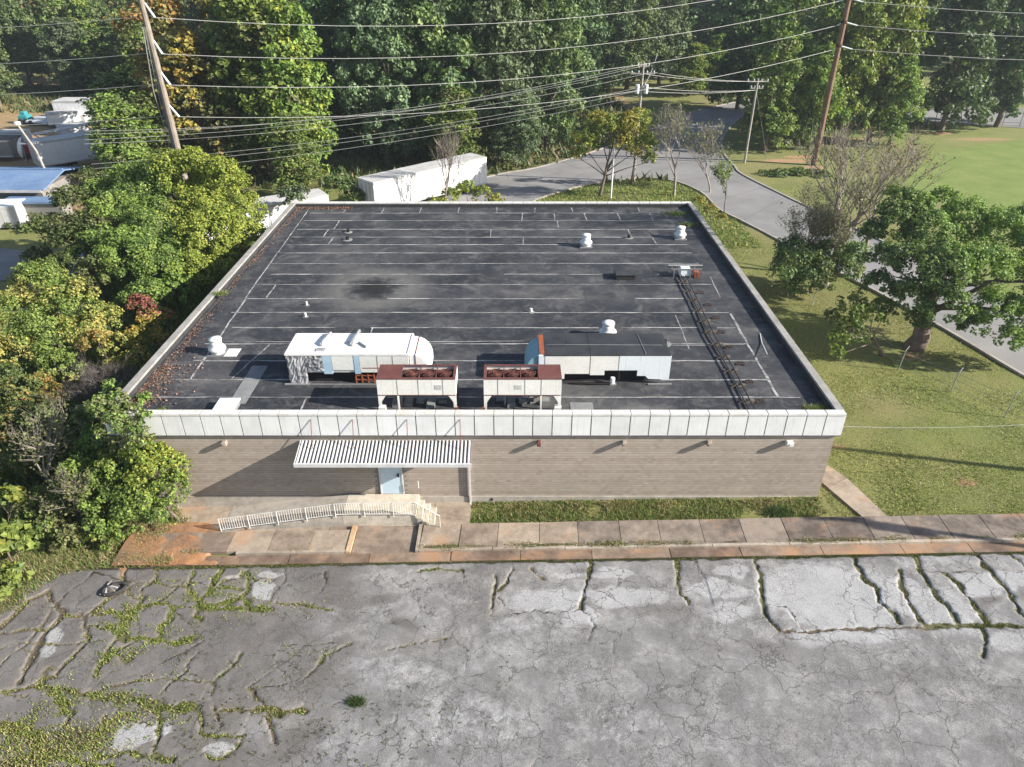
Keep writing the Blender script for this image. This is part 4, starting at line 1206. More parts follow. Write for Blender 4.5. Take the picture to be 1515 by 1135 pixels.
for (xa, ya, xb, yb) in ((-8.75,29.0,-8.55,30.1),(-7.35,29.0,-7.25,30.35)):
    P_(u1, MB().tube([(xa,ya,zt+.02),(xa+.02,ya+.2,zt+.16),(xb,yb,zt+.16),(xb,yb+.1,zt+.02)], .065, 6), 'roof_bracket', M['grey'])
P_(u1, MB().tube([(-7.1,29.35,zt+.05),(-6.65,28.85,zt+.05)], .05, 6), 'loose_rod', M['grey'])
P_(u1, MB().box(-8.9,-8.5,28.5,28.8,zt,zt+.05), 'top_patch', M['foil'])
for xs2 in (ux0+4.1, ux0+4.8): P_(u1, MB().box(xs2-.012, xs2+.012, uy0-.028, uy0-.0205, 4.76, zt-.08), 'panel_seam', M['greywall'])
P_(u1, MB().box(ux0+3.4, ux1-.1, uy0-.03, uy0-.0205, 4.95, 4.985), 'panel_seam', M['orangerust'])
# right air handler
u2 = thing('air_handler', 'long rooftop air handler with black coated top, white side panels and rusty left end', 'air handler', (4.2, 29.2, ZR))
vx0, vx1, vy0, vy1, zt = 1.5, 7.15, 28.24, 30.40, 5.62
P_(u2, MB().box(vx0, vx1, vy0+.03, vy1, 4.80, zt-.03), 'casing', M['unitwhite'])
for (a, b, l) in ((vx0-.02, vx0+1.02, .015), (vx0+1.02, vx0+2.05, 0), (vx0+2.05, vx0+4.2, .008), (vx0+4.2, vx1+.03, .0)):
    P_(u2, MB().box(a, b-.006, vy0-.03, vy1+.03, zt-.03, zt+l+.004, ch=.006), 'top_sheet', M['darktop'])
P_(u2, MB().tube([(vx0+.1,29.25,zt+.012),(vx1-.2,29.2,zt+.012)], .015, 5).tube([(6.05,28.3,zt+.015),(5.95,30.3,zt+.015)], .02, 5), 'top_seam', M['palepatch'])
P_(u2, MB().box(vx0, vx0+2.03, vy0-.02, vy0+.03, 4.66, zt-.04), 'side_panel', M['unitwhite'])
P_(u2, MB().box(vx0+.0, vx0+.9, vy0-.025, vy0+.03, 4.40, 4.655), 'side_panel', M['unitwhite'])
P_(u2, MB().box(vx0+2.06, vx0+3.32, vy0-.03, vy0+.03, 4.86, zt-.04), 'side_panel', M['unitwhite'])
P_(u2, MB().box(vx0+2.06, vx0+2.72, vy0-.028, vy0+.03, 4.60, 4.855), 'side_panel', M['unitwhite'])
P_(u2, MB().prism([(vx0+3.36,4.86),(vx0+4.22,4.86),(vx0+4.22,4.56),(vx0+4.6,4.56),(vx0+4.75,4.40),(vx1+.05,4.36),(vx1+.05,zt-.03),(vx0+3.36,zt-.03)], 0, .06, M=Matrix.Translation((0, vy0+.03, 0)) @ Matrix.Rotation(math.pi/2, 4, 'X')), 'side_panel', M['paleblue'])
P_(u2, MB().box(vx0+.15, vx1-.25, vy0+.3, vy1-.1, ZR+.02, 4.79), 'underside_shade', M['dark'])  # near-black filler painting the shade below this casing
P_(u2, MB().box(vx1-.9, vx1+.2, vy0-.12, vy0-.02, ZR+.01, ZR+.05).box(vx0+3.0,vx0+3.3,vy0-.15,vy0+.1,ZR,ZR+.05), 'curb_flashing', M['palepatch'])
P_(u2, MB().lathe([(.11,0),(.11,.3),(.08,.32)], 10, o=(vx0+3.12, vy0-.02, ZR+.04)), 'drain_pot', M['unitwhite'])
P_(u2, MB().tube([(2.6,28.2,4.2),(3.4,28.1,4.22),(4.5,28.15,4.18)], .04, 6).tube([(2.4,28.3,4.25),(4.4,28.3,4.3)], .03, 6).tube([(4.9,28.25,4.2),(4.9,28.25,4.75)], .03, 6), 'conduit', M['dark'])
P_(u2, MB().box(vx0-.26, vx0-.03, vy0+.1, vy1-.15, 4.6, zt+.02), 'rusty_end_frame', M['orangerust'])
P_(u2, MB().box(vx0-.29, vx0-.01, vy0-.01, vy0+.09, 4.5, zt-.02), 'end_panel', M['paleblue'])
mb = MB(); pr_ = [(0,0),(-.12,0)]
for i in range(7):
    a = math.pi/2*i/6; pr_.append((-.30-.42*math.sin(a)*1.0, 4.5+1.06*math.cos(a)))
pl = [(vx0-.28,4.4),(vx0-.28,zt)] + [(vx0-.28-.62*math.sin(math.pi/2*i/6), 4.55+(zt-4.6)*math.cos(math.pi/2*i/6)) for i in range(1,7)] + [(vx0-.9,4.4)]
mb.prism(pl, 0, -1.75, M=Matrix.Translation((0, vy0+.05, 0)) @ Matrix.Rotation(math.pi/2, 4, 'X')); 
P_(u2, mb, 'end_hood', M['tealpanel'])
# condenser racks on legs: sheet-metal box on gusseted legs, three fans in an open well
def condenser(name, label, x0, x1, fans_right, seed):
    c = thing(name, label, 'condenser unit', ((x0+x1)/2, 26.45, ZR))
    y0, y1, z0, z1 = 25.84, 27.05, 4.97, 5.81
    def q(mb, n, m): return P_(c, mb, n, m)
    q(MB().box(x0, x1, y0, y0+.03, z0, z1-.04), 'front_panel', M['unitwhite'])
    q(MB().box(x0, x1, y1-.03, y1, z0, z1-.04), 'back_panel', M['unitwhite'])
    q(MB().box(x0, x0+.03, y0+.03, y1-.03, z0, z1-.04), 'end_panel', M['unitwhite']); q(MB().box(x1-.03, x1, y0+.03, y1-.03, z0, z1-.04), 'end_panel', M['unitwhite'])
    for xs2 in (x0+.86 if fans_right else x1-.86, x0+1.75, x1-.55 if fans_right else x0+.6):
        q(MB().box(xs2-.012, xs2+.012, y0-.006, y0-.0005, z0+.02, z1-.05), 'panel_seam', M['greywall'])
    q(MB().box(x0+.02, x1-.02, y0-.010, y0-.0005, z0, z0+.035), 'bottom_lip', M['rust'])
    q(MB().box((x1-.9 if fans_right else x0+1.3), (x1-.6 if fans_right else x0+1.6), y0-.008, y0-.0005, z0+.3, z0+.52), 'rating_plate', M['trailertop'])
    w = 1.02 if fans_right else .98
    px0, px1 = (x0, x0+w) if fans_right else (x1-w, x1)
    fx0, fx1 = (px1, x1) if fans_right else (x0, px0)
    q(MB().box(px0-.01, px1, y0-.015, y1+.01, z1-.04, z1), 'cover_sheet', M['rust'])
    q(MB().box(fx0, fx1+.01, y0-.015, y0+.1, z1-.04, z1).box(fx0, fx1+.01, y1-.08, y1+.01, z1-.04, z1).box(*((fx1-.12, fx1) if fans_right else (fx0, fx0+.12)), y0+.1, y1-.08, z1-.04, z1), 'top_frame', M['rust'])
    q(MB().box(fx0+.01, fx1-.01, y0+.04, y1-.04, z1-.26, z1-.23), 'well_floor', M['rustdark'])
    a, b = (fx0+.04, fx1-.14) if fans_right else (fx0+.14, fx1-.04)
    fw = (b-a)/3
    for k in range(3):
        cx, cy, cz = a+fw*(k+.5), (y0+y1)/2, z1-.23
        R_ = fw*.47
        ring = MB(); pr = [(R_,0),(R_,.16),(R_-.04,.16),(R_-.04,.0)]
        ring.lathe(pr, 18, o=(cx,cy,cz)); f = q(ring, 'fan', M['rustdark'])
        g = MB()
        for rr in (.35,.6,.85): 
            pts = [(cx+R_*rr*math.cos(t_*math.pi/8), cy+R_*rr*math.sin(t_*math.pi/8), cz+.19) for t_ in range(17)]; g.tube(pts, .012, 4)
        for t_ in range(4):
            an = t_*math.pi/4+.2; g.tube([(cx-R_*math.cos(an), cy-R_*math.sin(an), cz+.185),(cx+R_*math.cos(an), cy+R_*math.sin(an), cz+.185)], .012, 4)
        g.build('fan_guard', M['rust'], f)
        bl = MB()
        for t_ in range(4):
            an = t_*math.pi/2+k; ca, sa = math.cos(an), math.sin(an)
            def pt(r, s, z): return (cx+r*ca-s*sa, cy+r*sa+s*ca, cz+z)
            bl.add([pt(.06,-.05,.06),(pt(R_*.85,-.10,.04)),pt(R_*.85,.10,.13),pt(.06,.05,.12)], [(0,1,2,3)])
        bl.lathe([(.07,.04),(.07,.15),(.03,.17)], 10, o=(cx,cy,cz)); bl.build('fan_blades', M['rust'] if k % 2 else M['orangerust'], f)
        if k: q(MB().box(cx-fw/2-.02, cx-fw/2+.02, y0+.1, y1-.08, z1-.23, z1-.05), 'divider', M['rust'])
    # gusseted legs
    for (lx, sgn) in ((x0, 1), (x1, -1)):
        for yy in (y0, y1-.05):
            ply = [(lx, z0), (lx+.34*sgn, z0), (lx+.16*sgn, z0-.28), (lx+.13*sgn, z0-.36), (lx+.11*sgn, ZR+.02), (lx, ZR+.02)]
            if sgn < 0: ply = ply[::-1]
            q(MB().prism(ply, 0, -.05, M=Matrix.Translation((0, yy, 0)) @ Matrix.Rotation(math.pi/2, 4, 'X')), 'leg', M['unitwhite'] if yy == y0 else M['rust'])
    xm = x0+.86 if fans_right else x1-.86
    q(MB().box(xm-.035, xm+.035, y0-.02, y0+.03, ZR+.02, z0-.002), 'leg', M['unitwhite'])
    xf = x0-.02 if fans_right else x1-.28
    q(MB().box(xf, xf+.3, y0-.06, y0+.16, ZR+.0, ZR+.30, ch=.02), 'foot_box', M['unitwhite'])
    q(MB().box((x1 if fans_right else x0)-.07, (x1 if fans_right else x0)+.05, y0-.04, y0+.1, ZR, ZR+.26), 'rusted_foot', M['orangerust'])
    mb = MB(); r = random.Random(seed)
    for k in range(5): mb.box(x0+.5+.5*k, x0+.85+.5*k, 26.1+r.uniform(0,.6), 26.3+r.uniform(.2,.8), ZR+.01, ZR+.05+r.uniform(0,.25))
    q(mb, 'base_blocks', M['palepatch'])
    q(MB().tube([(x0+.9,26.3,ZR+.05),(x0+.9,26.3,z0)], .05, 6).tube([(x0+1.9,26.6,ZR+.05),(x0+2.0,26.6,z0)], .03, 6), 'riser_pipe', M['greywall'])
    return c
condenser('condenser_unit', 'white condenser on legs with its rust-red cover left and three fans right', -5.72, -2.38, True, 1)
c2 = condenser('condenser_unit', 'white condenser on legs with its three rusty fans left and cover right', -1.2, 2.1, False, 2)
P_(c2, MB().box(.95, 1.35, 26.5, 26.9, ZR+.02, ZR+.52, ch=.03), 'compressor_box', M['tanlight'])
# mushroom vents
def vent(x, y, label, s=1.0, curb=True):
    v = thing('roof_vent', label, 'roof vent', (x, y, ZR), 0, 'white mushroom vents on the roof')
    MB().box(-.42*s,.42*s,-.42*s,.42*s,.0,.06).build('flashing', M['palepatch'], v)
    MB().lathe([(.34*s,.05),(.30*s,.22),(.25*s,.34),(.25*s,.40)], 18).build('base', M['white'], v, True)
    MB().lathe([(.40*s,.22),(.43*s,.27),(.41*s,.36),(.31*s,.44),(.29*s,.52),(.28*s,.75)], 20).build('hood', M['white'], v, True)
    MB().lathe([(.285*s,.751),(.32*s,.77),(.30*s,.84),(.12*s,.88)], 20).build('cap', M['white'], v, True)
    return v
vent(5.02, 46.5, 'white mushroom vent in the middle of the far half of the roof')
vent(11.75, 48.1, 'white mushroom vent in tree shade near the far right parapet')
vent(-14.6, 31.2, 'white mushroom vent near the left parapet, left of the long white unit')
vent(4.95, 33.0, 'white mushroom vent standing right behind the black-topped air handler', 1.05)
# hatches and small things
h = thing('roof_hatch', 'low white square roof hatch by the front left parapet', 'roof hatch', (-12.3, 26.1, ZR))
P_(h, MB().box(-12.75,-11.95,25.62,26.45,ZR,ZR+.26), 'curb', M['palepatch']); P_(h, MB().box(-12.8,-11.9,25.57,26.5,ZR+.262,ZR+.33,ch=.015), 'lid', M['paleblue'])
h = thing('roof_hatch', 'low black square roof hatch right of centre on the roof', 'roof hatch', (6.95, 40.9, ZR))
P_(h, MB().box(6.35,7.5,40.55,41.4,ZR,ZR+.30), 'curb', M['black']); P_(h, MB().box(6.3,7.55,40.5,41.45,ZR+.302,ZR+.37,ch=.015), 'lid', M['darktop'])
for (x, y, s, lb) in ((-11.72,49.4,.14,'short pipe vent with pale collar, farther of the pair at far left'),(-11.45,47.8,.16,'short pipe vent with pale collar, nearer of the pair at far left'),(8.2,48.2,.15,'short pipe vent between the two far white mushroom vents'),
      (7.75,32.2,.17,'ring flashed pipe vent behind right end of black-topped unit'),(7.55,31.4,.15,'ring flashed pipe vent beside right end of black-topped unit'),(-11.6,36.9,.07,'small pale pipe stub left of the dark stain'),(-11.3,35.4,.08,'small pale roof patch stub nearer the left white unit'),(1.05,36.0,.1,'tiny white pipe stub behind the black-topped unit')):
    v = thing('pipe_vent', lb, 'pipe vent', (x, y, ZR), 0, 'small pipe vents on the roof')
    MB().lathe([(s*2.1,.0),(s*2.0,.02),(s*1.2,.03)], 16).build('collar', M['palepatch'], v)
    MB().lathe([(s*.8,.0),(s*.75,.22),(s*.5,.23)], 12).build('pipe', M['dark'] if s > .13 else M['white'], v)
g = thing('gas_line', 'pair of black pipes on wooden blocks running to the front parapet', 'pipe', (10.35, 33, ZR))
rp = random.Random(3)
for dx in (-.13, .13): P_(g, MB().tube([(10.5+dx,40.9,ZR+.2),(10.42+dx,37,ZR+.17),(10.3+dx,33,ZR+.18),(10.38+dx,29.5,ZR+.16),(10.33+dx,25.5,ZR+.17)], .032, 6), 'pipe', M['black'])
for y in np.arange(26.6, 40.6, 1.35): P_(g, MB().box(10.05, 10.7, y, y+.12, ZR+.004, ZR+.12), 'pipe_block', M['bark'])
for i, y in enumerate(np.arange(26.6, 40, 1.7)):
    b = thing('pipe_bracket', 'dark rusty bracket beside the black pipes, ' + ['nearest','second','third','fourth','fifth','sixth','seventh','farthest'][i] + (' to' if i == 0 else ' from') + ' the front parapet', 'pipe bracket', (11.0+rp.uniform(-.1,.1), y, ZR), rp.uniform(-.3,.3), 'rusty brackets scattered along the black pipes')
    m_ = M['rustdark']
    mb = MB().box(-.28,.28,-.05,.0,.015,.06).box(-.28,-.23,-.05,.25,.06,.11).box(.23,.28,-.05,.25,.06,.11).box(-.28,.28,.2,.25,.115,.16).box(-.05,.0,-.2,.25,.165,.2)
    mb.build('frame', m_, b); b.scale = (.62, .62, .62)
pr2 = thing('pipe_rack', 'low pipe manifold with pale blue box at the far end of the pipes', 'pipe rack', (10.75, 41.3, ZR))
mb = MB()
for x in (9.9, 10.3, 10.9, 11.3): mb.box(x, x+.04, 40.9, 40.94, ZR, ZR+.55).box(x, x+.04, 41.6, 41.64, ZR, ZR+.55)
mb.box(9.7, 11.6, 40.9, 40.94, ZR+.55, ZR+.6).box(9.7, 11.6, 41.6, 41.64, ZR+.55, ZR+.6)
P_(pr2, mb, 'frame', M['greywall']); P_(pr2, MB().box(10.3,10.9,40.95,41.45,ZR+.1,ZR+.62,ch=.03), 'box', M['paleblue'])
P_(pr2, MB().tube([(9.6,41.3,ZR+.66),(11.7,41.3,ZR+.66)], .04, 6), 'pipe', M['grey']); P_(pr2, MB().box(11.2,11.5,40.9,41.3,ZR+.02,ZR+.35), 'valve', M['orangerust'])
tag(MB().tube([(12.45,30.6,ZR+.28),(12.72,32.2,ZR+.05),(12.95,33.3,ZR+.03)][::-1], .022, 6).build('conduit_rod', M['white']), 'thin white rod lying beside the right parapet', 'rod')

# ================================================================== POLES AND WIRES
def sag(p, q, s, n=14):
    p = Vector(p); q = Vector(q)
    return [p.lerp(q, t/n) - Vector((0,0,4*s*(t/n)*(1-t/n))) for t in range(n+1)]
def wire(name, pts, r, label, group, m='wire', cat='wire'):
    o = MB().tube(pts, r, 5).build(name, M[m]); return tag(o, label, cat, group)
def W3(u, v, Y): X, z, _ = pz(u, v, Y); return Vector((X, Y, z))
LPy = 60.0
lp = thing('utility_pole', 'tall grey-brown transmission pole with pale angled insulators behind the left trees', 'utility pole', (-27.35, LPy, -.75))
q = lambda mb, n, m: P_(lp, mb, n, m)
q(MB().tube([(-27.35,LPy,-.9),(-27.40,LPy,7),(-27.46,LPy,13),(-27.55,LPy,21)], [.30,.27,.24,.2], 10), 'pole_shaft', M['pole'])
LATT = []
for (u, v) in ((229,26),(240,80),(252,126),(265,173)):
    e = W3(u, v, LPy); LATT.append(e)
    s = Vector((-27.3, LPy, e.z+.95)); q(MB().tube([s, e], [.075,.10], 8), 'insulator', M['insul'])
for dx in (-1.15,-.55,-.25,.0): q(MB().tube([(-27.5+dx*.25,LPy-.2,16.5),(-27.6+dx*.5,LPy-.1,12),(-27.7+dx*.3,LPy+.1,8.5),(-27.5+dx*.2,LPy,3)], .03, 4), 'down_cable', M['wiredark'])
RPy = 84.3
rpole = thing('utility_pole', 'tall reddish brown transmission pole on clay ground right of the street', 'utility pole', (35.09, RPy, .3))
q = lambda mb, n, m: P_(rpole, mb, n, m)
q(MB().tube([(35.09,RPy,.1),(35.08,RPy,10),(35.1,RPy,17),(35.15,RPy,24)], [.34,.30,.26,.22], 10), 'pole_shaft', M['poler'])
RATT = []
for (u, v) in ((1220,-34),(1237,3),(1238,38),(1236,73)):
    e = W3(u, v, RPy); RATT.append(e)
    q(MB().tube([e, (35.08, RPy, e.z+.35)], [.05,.07], 6), 'insulator', M['insul'])
    q(MB().tube([(35.1, RPy, e.z+.35), (36.6, RPy, e.z+.0)], [.11,.07], 6), 'insulator', M['insul'])
    q(MB().lathe([(.33,e.z+.2),(.35,e.z+.3),(.33,e.z+.5)], 10, o=(35.09,RPy,0)), 'band', M['rustdark'])
nm = ['topmost','second','third','lowest']
for i in range(4):
    wire('power_line', sag(LATT[i], RATT[i], 2.1), .022, nm[i] + ' of the four pale wires between the two tall poles', 'power wires between the two tall poles')
    far = Vector((-78, 66, LATT[i].z - (1.2 + .1*i)))
    wire('power_line', sag(far, LATT[i] + Vector((-.4,0,.1)),   .8, 10), .018, nm[i] + ' of the wires leaving the left pole towards the left', 'power wires left of the left pole')
    if i: wire('power_line', sag(Vector((36.6,RPy,RATT[i].z)), Vector((100,88,RATT[i].z-.3)), 1.3, 8), .03, nm[i] + ' of the thin wires leaving the right pole to the right', 'power wires right of the brown pole', 'wiredark')
# distribution poles at the bend of the street
def dpole(label, x, y, h, arms, m='poleg', r=.15):
    z0 = gz(x); p = thing('utility_pole', label, 'utility pole', (x, y, z0))
    MB().tube([(0,0,-.2),(0,0,h*.5),(0,0,h)], [r,r*.85,r*.7], 8).build('pole_shaft', M[m], p)
    for (hz, w) in arms:
        MB().box(-w,w,-.06,.06,hz-.06,hz+.06).build('crossarm', M['poleg'], p)
        for k in (-.9,-.35,.35,.9): MB().lathe([(.05,0),(.08,.1),(.05,.22)], 8, o=(k*w,0,hz+.06)).build('insulator', M['insul'], p)
    return p
p2 = dpole('slim grey pole with crossarm standing behind the yellow tree', 13.3, 78.4, 12.0, [(10.9,1.25),(11.6,.6)])
MB().lathe([(.22,9.0),(.24,9.1),(.24,9.8),(.2,9.9)], 12, o=(-.45,0,0)).build('transformer', M['insul'], p2)
MB().lathe([(.22,9.0),(.24,9.1),(.24,9.8),(.2,9.9)], 12, o=(.45,0,0)).build('transformer', M['insul'], p2)
p3 = dpole('leaning pale pole with double crossarm left of the tall brown pole', 27.3, 85.2, 9.2, [(8.9,1.2),(8.2,.7)])
p4 = thing('flag_pole', 'short bare white pole beside the yellow tree on the grass island', 'pole', (10.05, 72.0, gz(10)))
MB().tube([(0,0,-.1),(0,0,5.9)], [.09,.07], 8).build('pole_shaft', M['white'], p4)
for i, (dx, zz, ul, vl) in enumerate(((-1.1,11.05,125,194),(-.4,11.7,125,199),(.4,11.7,125,207),(1.1,11.05,125,213))):
    e = W3(ul, vl, 66); far = e + (e - Vector((13.3,78.4,zz)))*.55; far.z = e.z + .3
    wire('power_line', sag(Vector((13.3+dx,78.4,zz)), e, 1.3) , .015, nm[i] + ' of four wires running left from the slim crossarm pole', 'wires left of the slim pole')
for i, (zz, ul, vl) in enumerate(((9.6,135,243),(9.3,135,250),(8.8,135,262))):
    wire('power_line', sag(Vector((13.3,78.4,zz)), W3(ul, vl, 66), .9), .014, nm[i] + ' of three sagging lower cables passing above the white trailers', 'lower cables left of the slim pole')
for i, (dz, dx) in enumerate(((11.0,-1),(11.0,1),(9.6,0),(9.2,0))):
    wire('power_line', sag(Vector((13.3+dx,78.4,dz)), Vector((27.3+dx*.8,85.2,8.9+.3-(.9 if i > 1 else 0))), .25, 8), .015, nm[i] + ' of the short wires between the slim pole and the leaning pole', 'wires between the two crossarm poles')
wire('power_line', sag(Vector((13.3,78.4,9.4)), Vector((20.5,110,9.5)), .6, 8), .03, 'cable running up the street from the slim pole', 'wires along the street')
wire('guy_wire', [Vector((27.3,85.2,8.3)), Vector((30.6,87.4,.3))], .025, 'guy wire staying the leaning pale pole', None, 'wiredark')
fp = dpole('distant grey pole with crossarm among the dark trees', 6.5, 112, 11, [(10.5,1.2)], 'poleg', .16)
# service cable from the right corner, and the poles beside the lot whose shadows cross the lawn
sp = dpole('roadside pole outside the right edge of the picture, nearer the lot', 34.5, 18.4, 10.8, [(10.2,1.1)], 'poleg', .17)
MB().lathe([(.24,8.3),(.3,8.4),(.3,9.4),(.2,9.5)], 12, o=(-.4,0,0)).build('transformer', M['grey'], sp)
sp2 = dpole('roadside pole outside the right edge of the picture, beside the lawn', 36.0, 23.9, 11.6, [(11.0,1.1)], 'poleg', .19)
wire('service_cable', sag(Vector((14.1,25.3,3.75)), Vector((36.0,23.9,7.6)), 1.0, 10), .010, 'pale twisted cable from the right end of the fascia across the lawn', None, 'wire', 'cable')
# thin fence along the lawn
fen = thing('wire_fence', 'old wire fence with slanting pipe posts crossing the right lawn', 'fence', (23, 38, .2))
fpts = [(19.7,47.0,1.15),(20.9,45.5,1.1),(21.9,40.2,1.3),(22.7,36.4,1.3),(24.45,33.9,1.25),(25.9,31.3,1.35),(28.0,27.6,1.3)]
for (x, y, hh) in fpts:
    P_(fen, MB().tube([(x,y,gz(x)-.1),(x+.06,y-.05,gz(x)+hh),(x+.28,y+.1,gz(x)+hh+.22)], .03, 6), 'post', M['grey'])
for k, hz in enumerate((.35,.8,1.2)):
    for a, b in zip(fpts[:-1], fpts[1:]):
        P_(fen, MB().tube(sag((a[0],a[1],gz(a[0])+hz),(b[0],b[1],gz(b[0])+hz),.06,4), .009, 4), 'fence_wire', M['grey'])
# far chain-link fence behind the field
fen2 = thing('chain_link_fence', 'tall thin chain link fence along the cross street beyond the field', 'fence', (62, 108, .3))
fa, fb = Vector(gg(1335,178)[:2]), Vector(gg(1640,193)[:2])
for k in range(13):
    p = fa.lerp(fb, k/12); P_(fen2, MB().tube([(p.x,p.y,.2),(p.x,p.y,3.2)], .05, 6), 'post', M['grey'])
for hz in (.5, 1.8, 3.15): P_(fen2, MB().tube([(fa.x,fa.y,hz+.2),(fb.x,fb.y,hz+.2)], .03, 5), 'rail', M['grey'])

# ================================================================== TRAILERS AND THE YARD
def trailer(label, pa, pb, w, zb, zt, wheels=True, ribs=True, group=None, mat='trailer', top='trailertop', name='semi_trailer', cat='trailer', legs=True):
    a = Vector(pa); b = Vector(pb); d = b-a; L = d.length; ang = math.atan2(d.y, d.x)
    z0 = gz(a.x); t = thing(name, label, cat, (a.x, a.y, z0), ang, group)
    MB().box(0, L, 0, w, zb, zt-.02).build('body', M[mat], t)
    MB().box(-.03, L+.03, -.03, w+.03, zt-.02, zt+.05).build('roof', M[top], t)
    MB().box(0, L, -.025, -.002, zt-.2, zt-.03).build('side_rail', M['trailertop'], t); MB().box(0, L, -.025, -.002, zb, zb+.15).build('side_rail', M['trailertop'], t)
    if ribs:
        rb = MB().box(0,.04,-.014,-.001,zb+.16,zt-.21).mesh('side_rib', M[mat])
        for x in np.arange(.3, L, .62): inst('side_rib', rb, t, (x,0,0))
    for k in (0, 1): MB().box(-.04, -.003, .03+k*w/2, w/2-.03+k*w/2, zb+.08, zt-.12).build('door', M['trailertop'], t)
    for y in (w*.25, w*.45, w*.75): MB().box(-.065, -.041, y, y+.03, zb+.05, zt-.15).build('lock_rod', M['grey'], t)
    if wheels:
        MB().box(.6, 4.0, .3, w-.3, zb-.35, zb-.01).build('bogie', M['dark'], t)
        wm = MB().lathe([(.3,0),(.5,.03),(.5,.27),(.3,.3)], 14, M=Matrix.Rotation(math.pi/2, 4, 'X')).mesh('wheel', M['tyre'])
        for x in (1.3, 2.5):
            for y in (.32, w-.02): inst('wheel', wm, t, (x, y, .5))
        if legs:
            for y in (.4, w-.5): MB().box(L-3, L-2.85, y, y+.15, .0, zb-.01).build('landing_leg', M['dark'], t)
    return t
trailer('long white box trailer parked behind the far edge of the roof', (-13.0,67.0), (-2.7,77.0), 2.6, .75, 3.5)
trailer('white box trailer half hidden by trees at the far left roof corner', (-26.0,58.0), (-16.6,64.0), 2.6, .75, 3.3)
# blue-roofed warehouse
clay = MB(); cx_n = 40; cy_n = 26; vs = []
for j in range(cy_n+1):
    for i in range(cx_n+1):
        x = -16.6 + 5.0*i/cx_n; y = 21.44 + 2.6*j/cy_n
        a_ = np.array([x]); b_ = np.array([y]); f = 1.15 - math.hypot((x+15.6)/2.7, (y-22.5)/1.5) + .38*float(n2(a_, b_, 92, 2.2)[0]) + .10*float(n2(a_, b_, 93, 7)[0])
        vs.append((x, y, gz(x) + .10 + .10*max(-1, min(1, f)) - (.3 if f < -.2 else 0)))
clay.add(vs, [(j*(cx_n+1)+i, j*(cx_n+1)+i+1, (j+1)*(cx_n+1)+i+1, (j+1)*(cx_n+1)+i) for j in range(cy_n) for i in range(cx_n)])
tag(clay.build('clay_wash', M['claywash'], None, True), 'orange clay washed over the left end of the pavement', 'clay', kind='stuff')
wh = thing('warehouse', 'long low warehouse with bright blue roof and grey block wall in the left yard', 'building', (-62, 70, -.75))
P_(wh, MB().box(-86,-45.6,68.9,76.6,-.75,1.75), 'wall', M['greywall'])
for k, x in enumerate(np.arange(-87, -46, 1.2)):
    for ya, za, yb, zb_ in ((68.3,1.76,72.6,2.6),(72.61,2.6,77.1,1.76)):
        P_(wh, MB().add([(x,ya,za),(x+1.18,ya,za),(x+1.18,yb,zb_),(x,yb,zb_),(x,ya,za+.12),(x+1.18,ya,za+.12),(x+1.18,yb,zb_+.12),(x,yb,zb_+.12)],
            [(0,3,2,1),(4,5,6,7),(0,1,5,4),(1,2,6,5),(2,3,7,6),(3,0,4,7)]), 'roof_panel', M['bluesteel'])
P_(wh, MB().box(-87,-45.2,72.5,72.72,2.72,2.82), 'ridge_cap', M['bluesteel']); P_(wh, MB().box(-87,-45.2,68.2,68.28,1.6,1.85), 'gutter', M['trailertop'])
wh2 = thing('shed', 'smaller blue-roofed shed in front of the warehouse in the left yard', 'shed', (-45.5, 67, -.75))
P_(wh2, MB().box(-48.1,-42.6,66.5,67.9,-.75,1.1), 'wall', M['greywall']); P_(wh2, MB().box(-48.3,-42.4,66.3,68.05,1.1,1.3), 'roof', M['bluesteel'])
trailer('pale ribbed container standing in front of the blue-roofed warehouse', (-53.5,63.6), (-45.9,64.6), 2.5, .15, 2.1, False, True, None, 'trailertop', 'trailer', 'container', 'container')
trailer('short white box trailer beyond the blue roof', (-54.6,83.8), (-50.2,88.2), 2.6, .9, 3.6, True, False)
trailer('white container facing the camera below the far woods', (-68.5,112.5), (-62.6,112.5), 3.5, .2, 3.4, False, True, None, 'trailer', 'trailertop', 'container', 'container')
trailer('grey box trailer with dark roof at the left edge of the yard', (-74,90), (-61.6,90), 2.8, .6, 2.6, False, False, None, 'greywall', 'darktop')
ds = thing('satellite_dish', 'large white dish leaning in the left yard', 'dish', (-59.2, 88.5, -.7))
MB().lathe([(.0,.45),(.6,.38),(1.05,.16),(1.3,-.1),(1.32,-.13),(1.0,.08),(.0,.3)][::-1], 22, M=Matrix.Translation((0,0,2.0)) @ Matrix.Rotation(math.radians(-78), 4, 'Y') @ Matrix.Rotation(math.radians(24), 4, 'X')).build('dish', M['white'], ds, True)
MB().tube([(0,0,0),(0,.2,1.8)], .1, 8).build('stand', M['grey'], ds)
tr = thing('truss_boom', 'white lattice crane boom lying among yard clutter', 'crane boom', (-60, 100, -.7))
mb = MB(); a = Vector((-61.5,95,1.0)); b = Vector((-51,105,2.0))
d = (b-a).normalized(); s = Vector((-d.y,d.x,0))*.5
c4 = [s+Vector((0,0,.5)), -s+Vector((0,0,.5)), s-Vector((0,0,.5)), -s-Vector((0,0,.5))]
for o_ in c4: mb.tube([a+o_, b+o_], .09, 5)
for k in range(12):
    t0, t1 = a.lerp(b, k/12), a.lerp(b, (k+1)/12)
    for i, j in ((0,1),(0,2),(1,3),(2,3)): mb.tube([t0+c4[i], t1+c4[j]], .05, 4)
P_(tr, mb, 'lattice', M['white'])
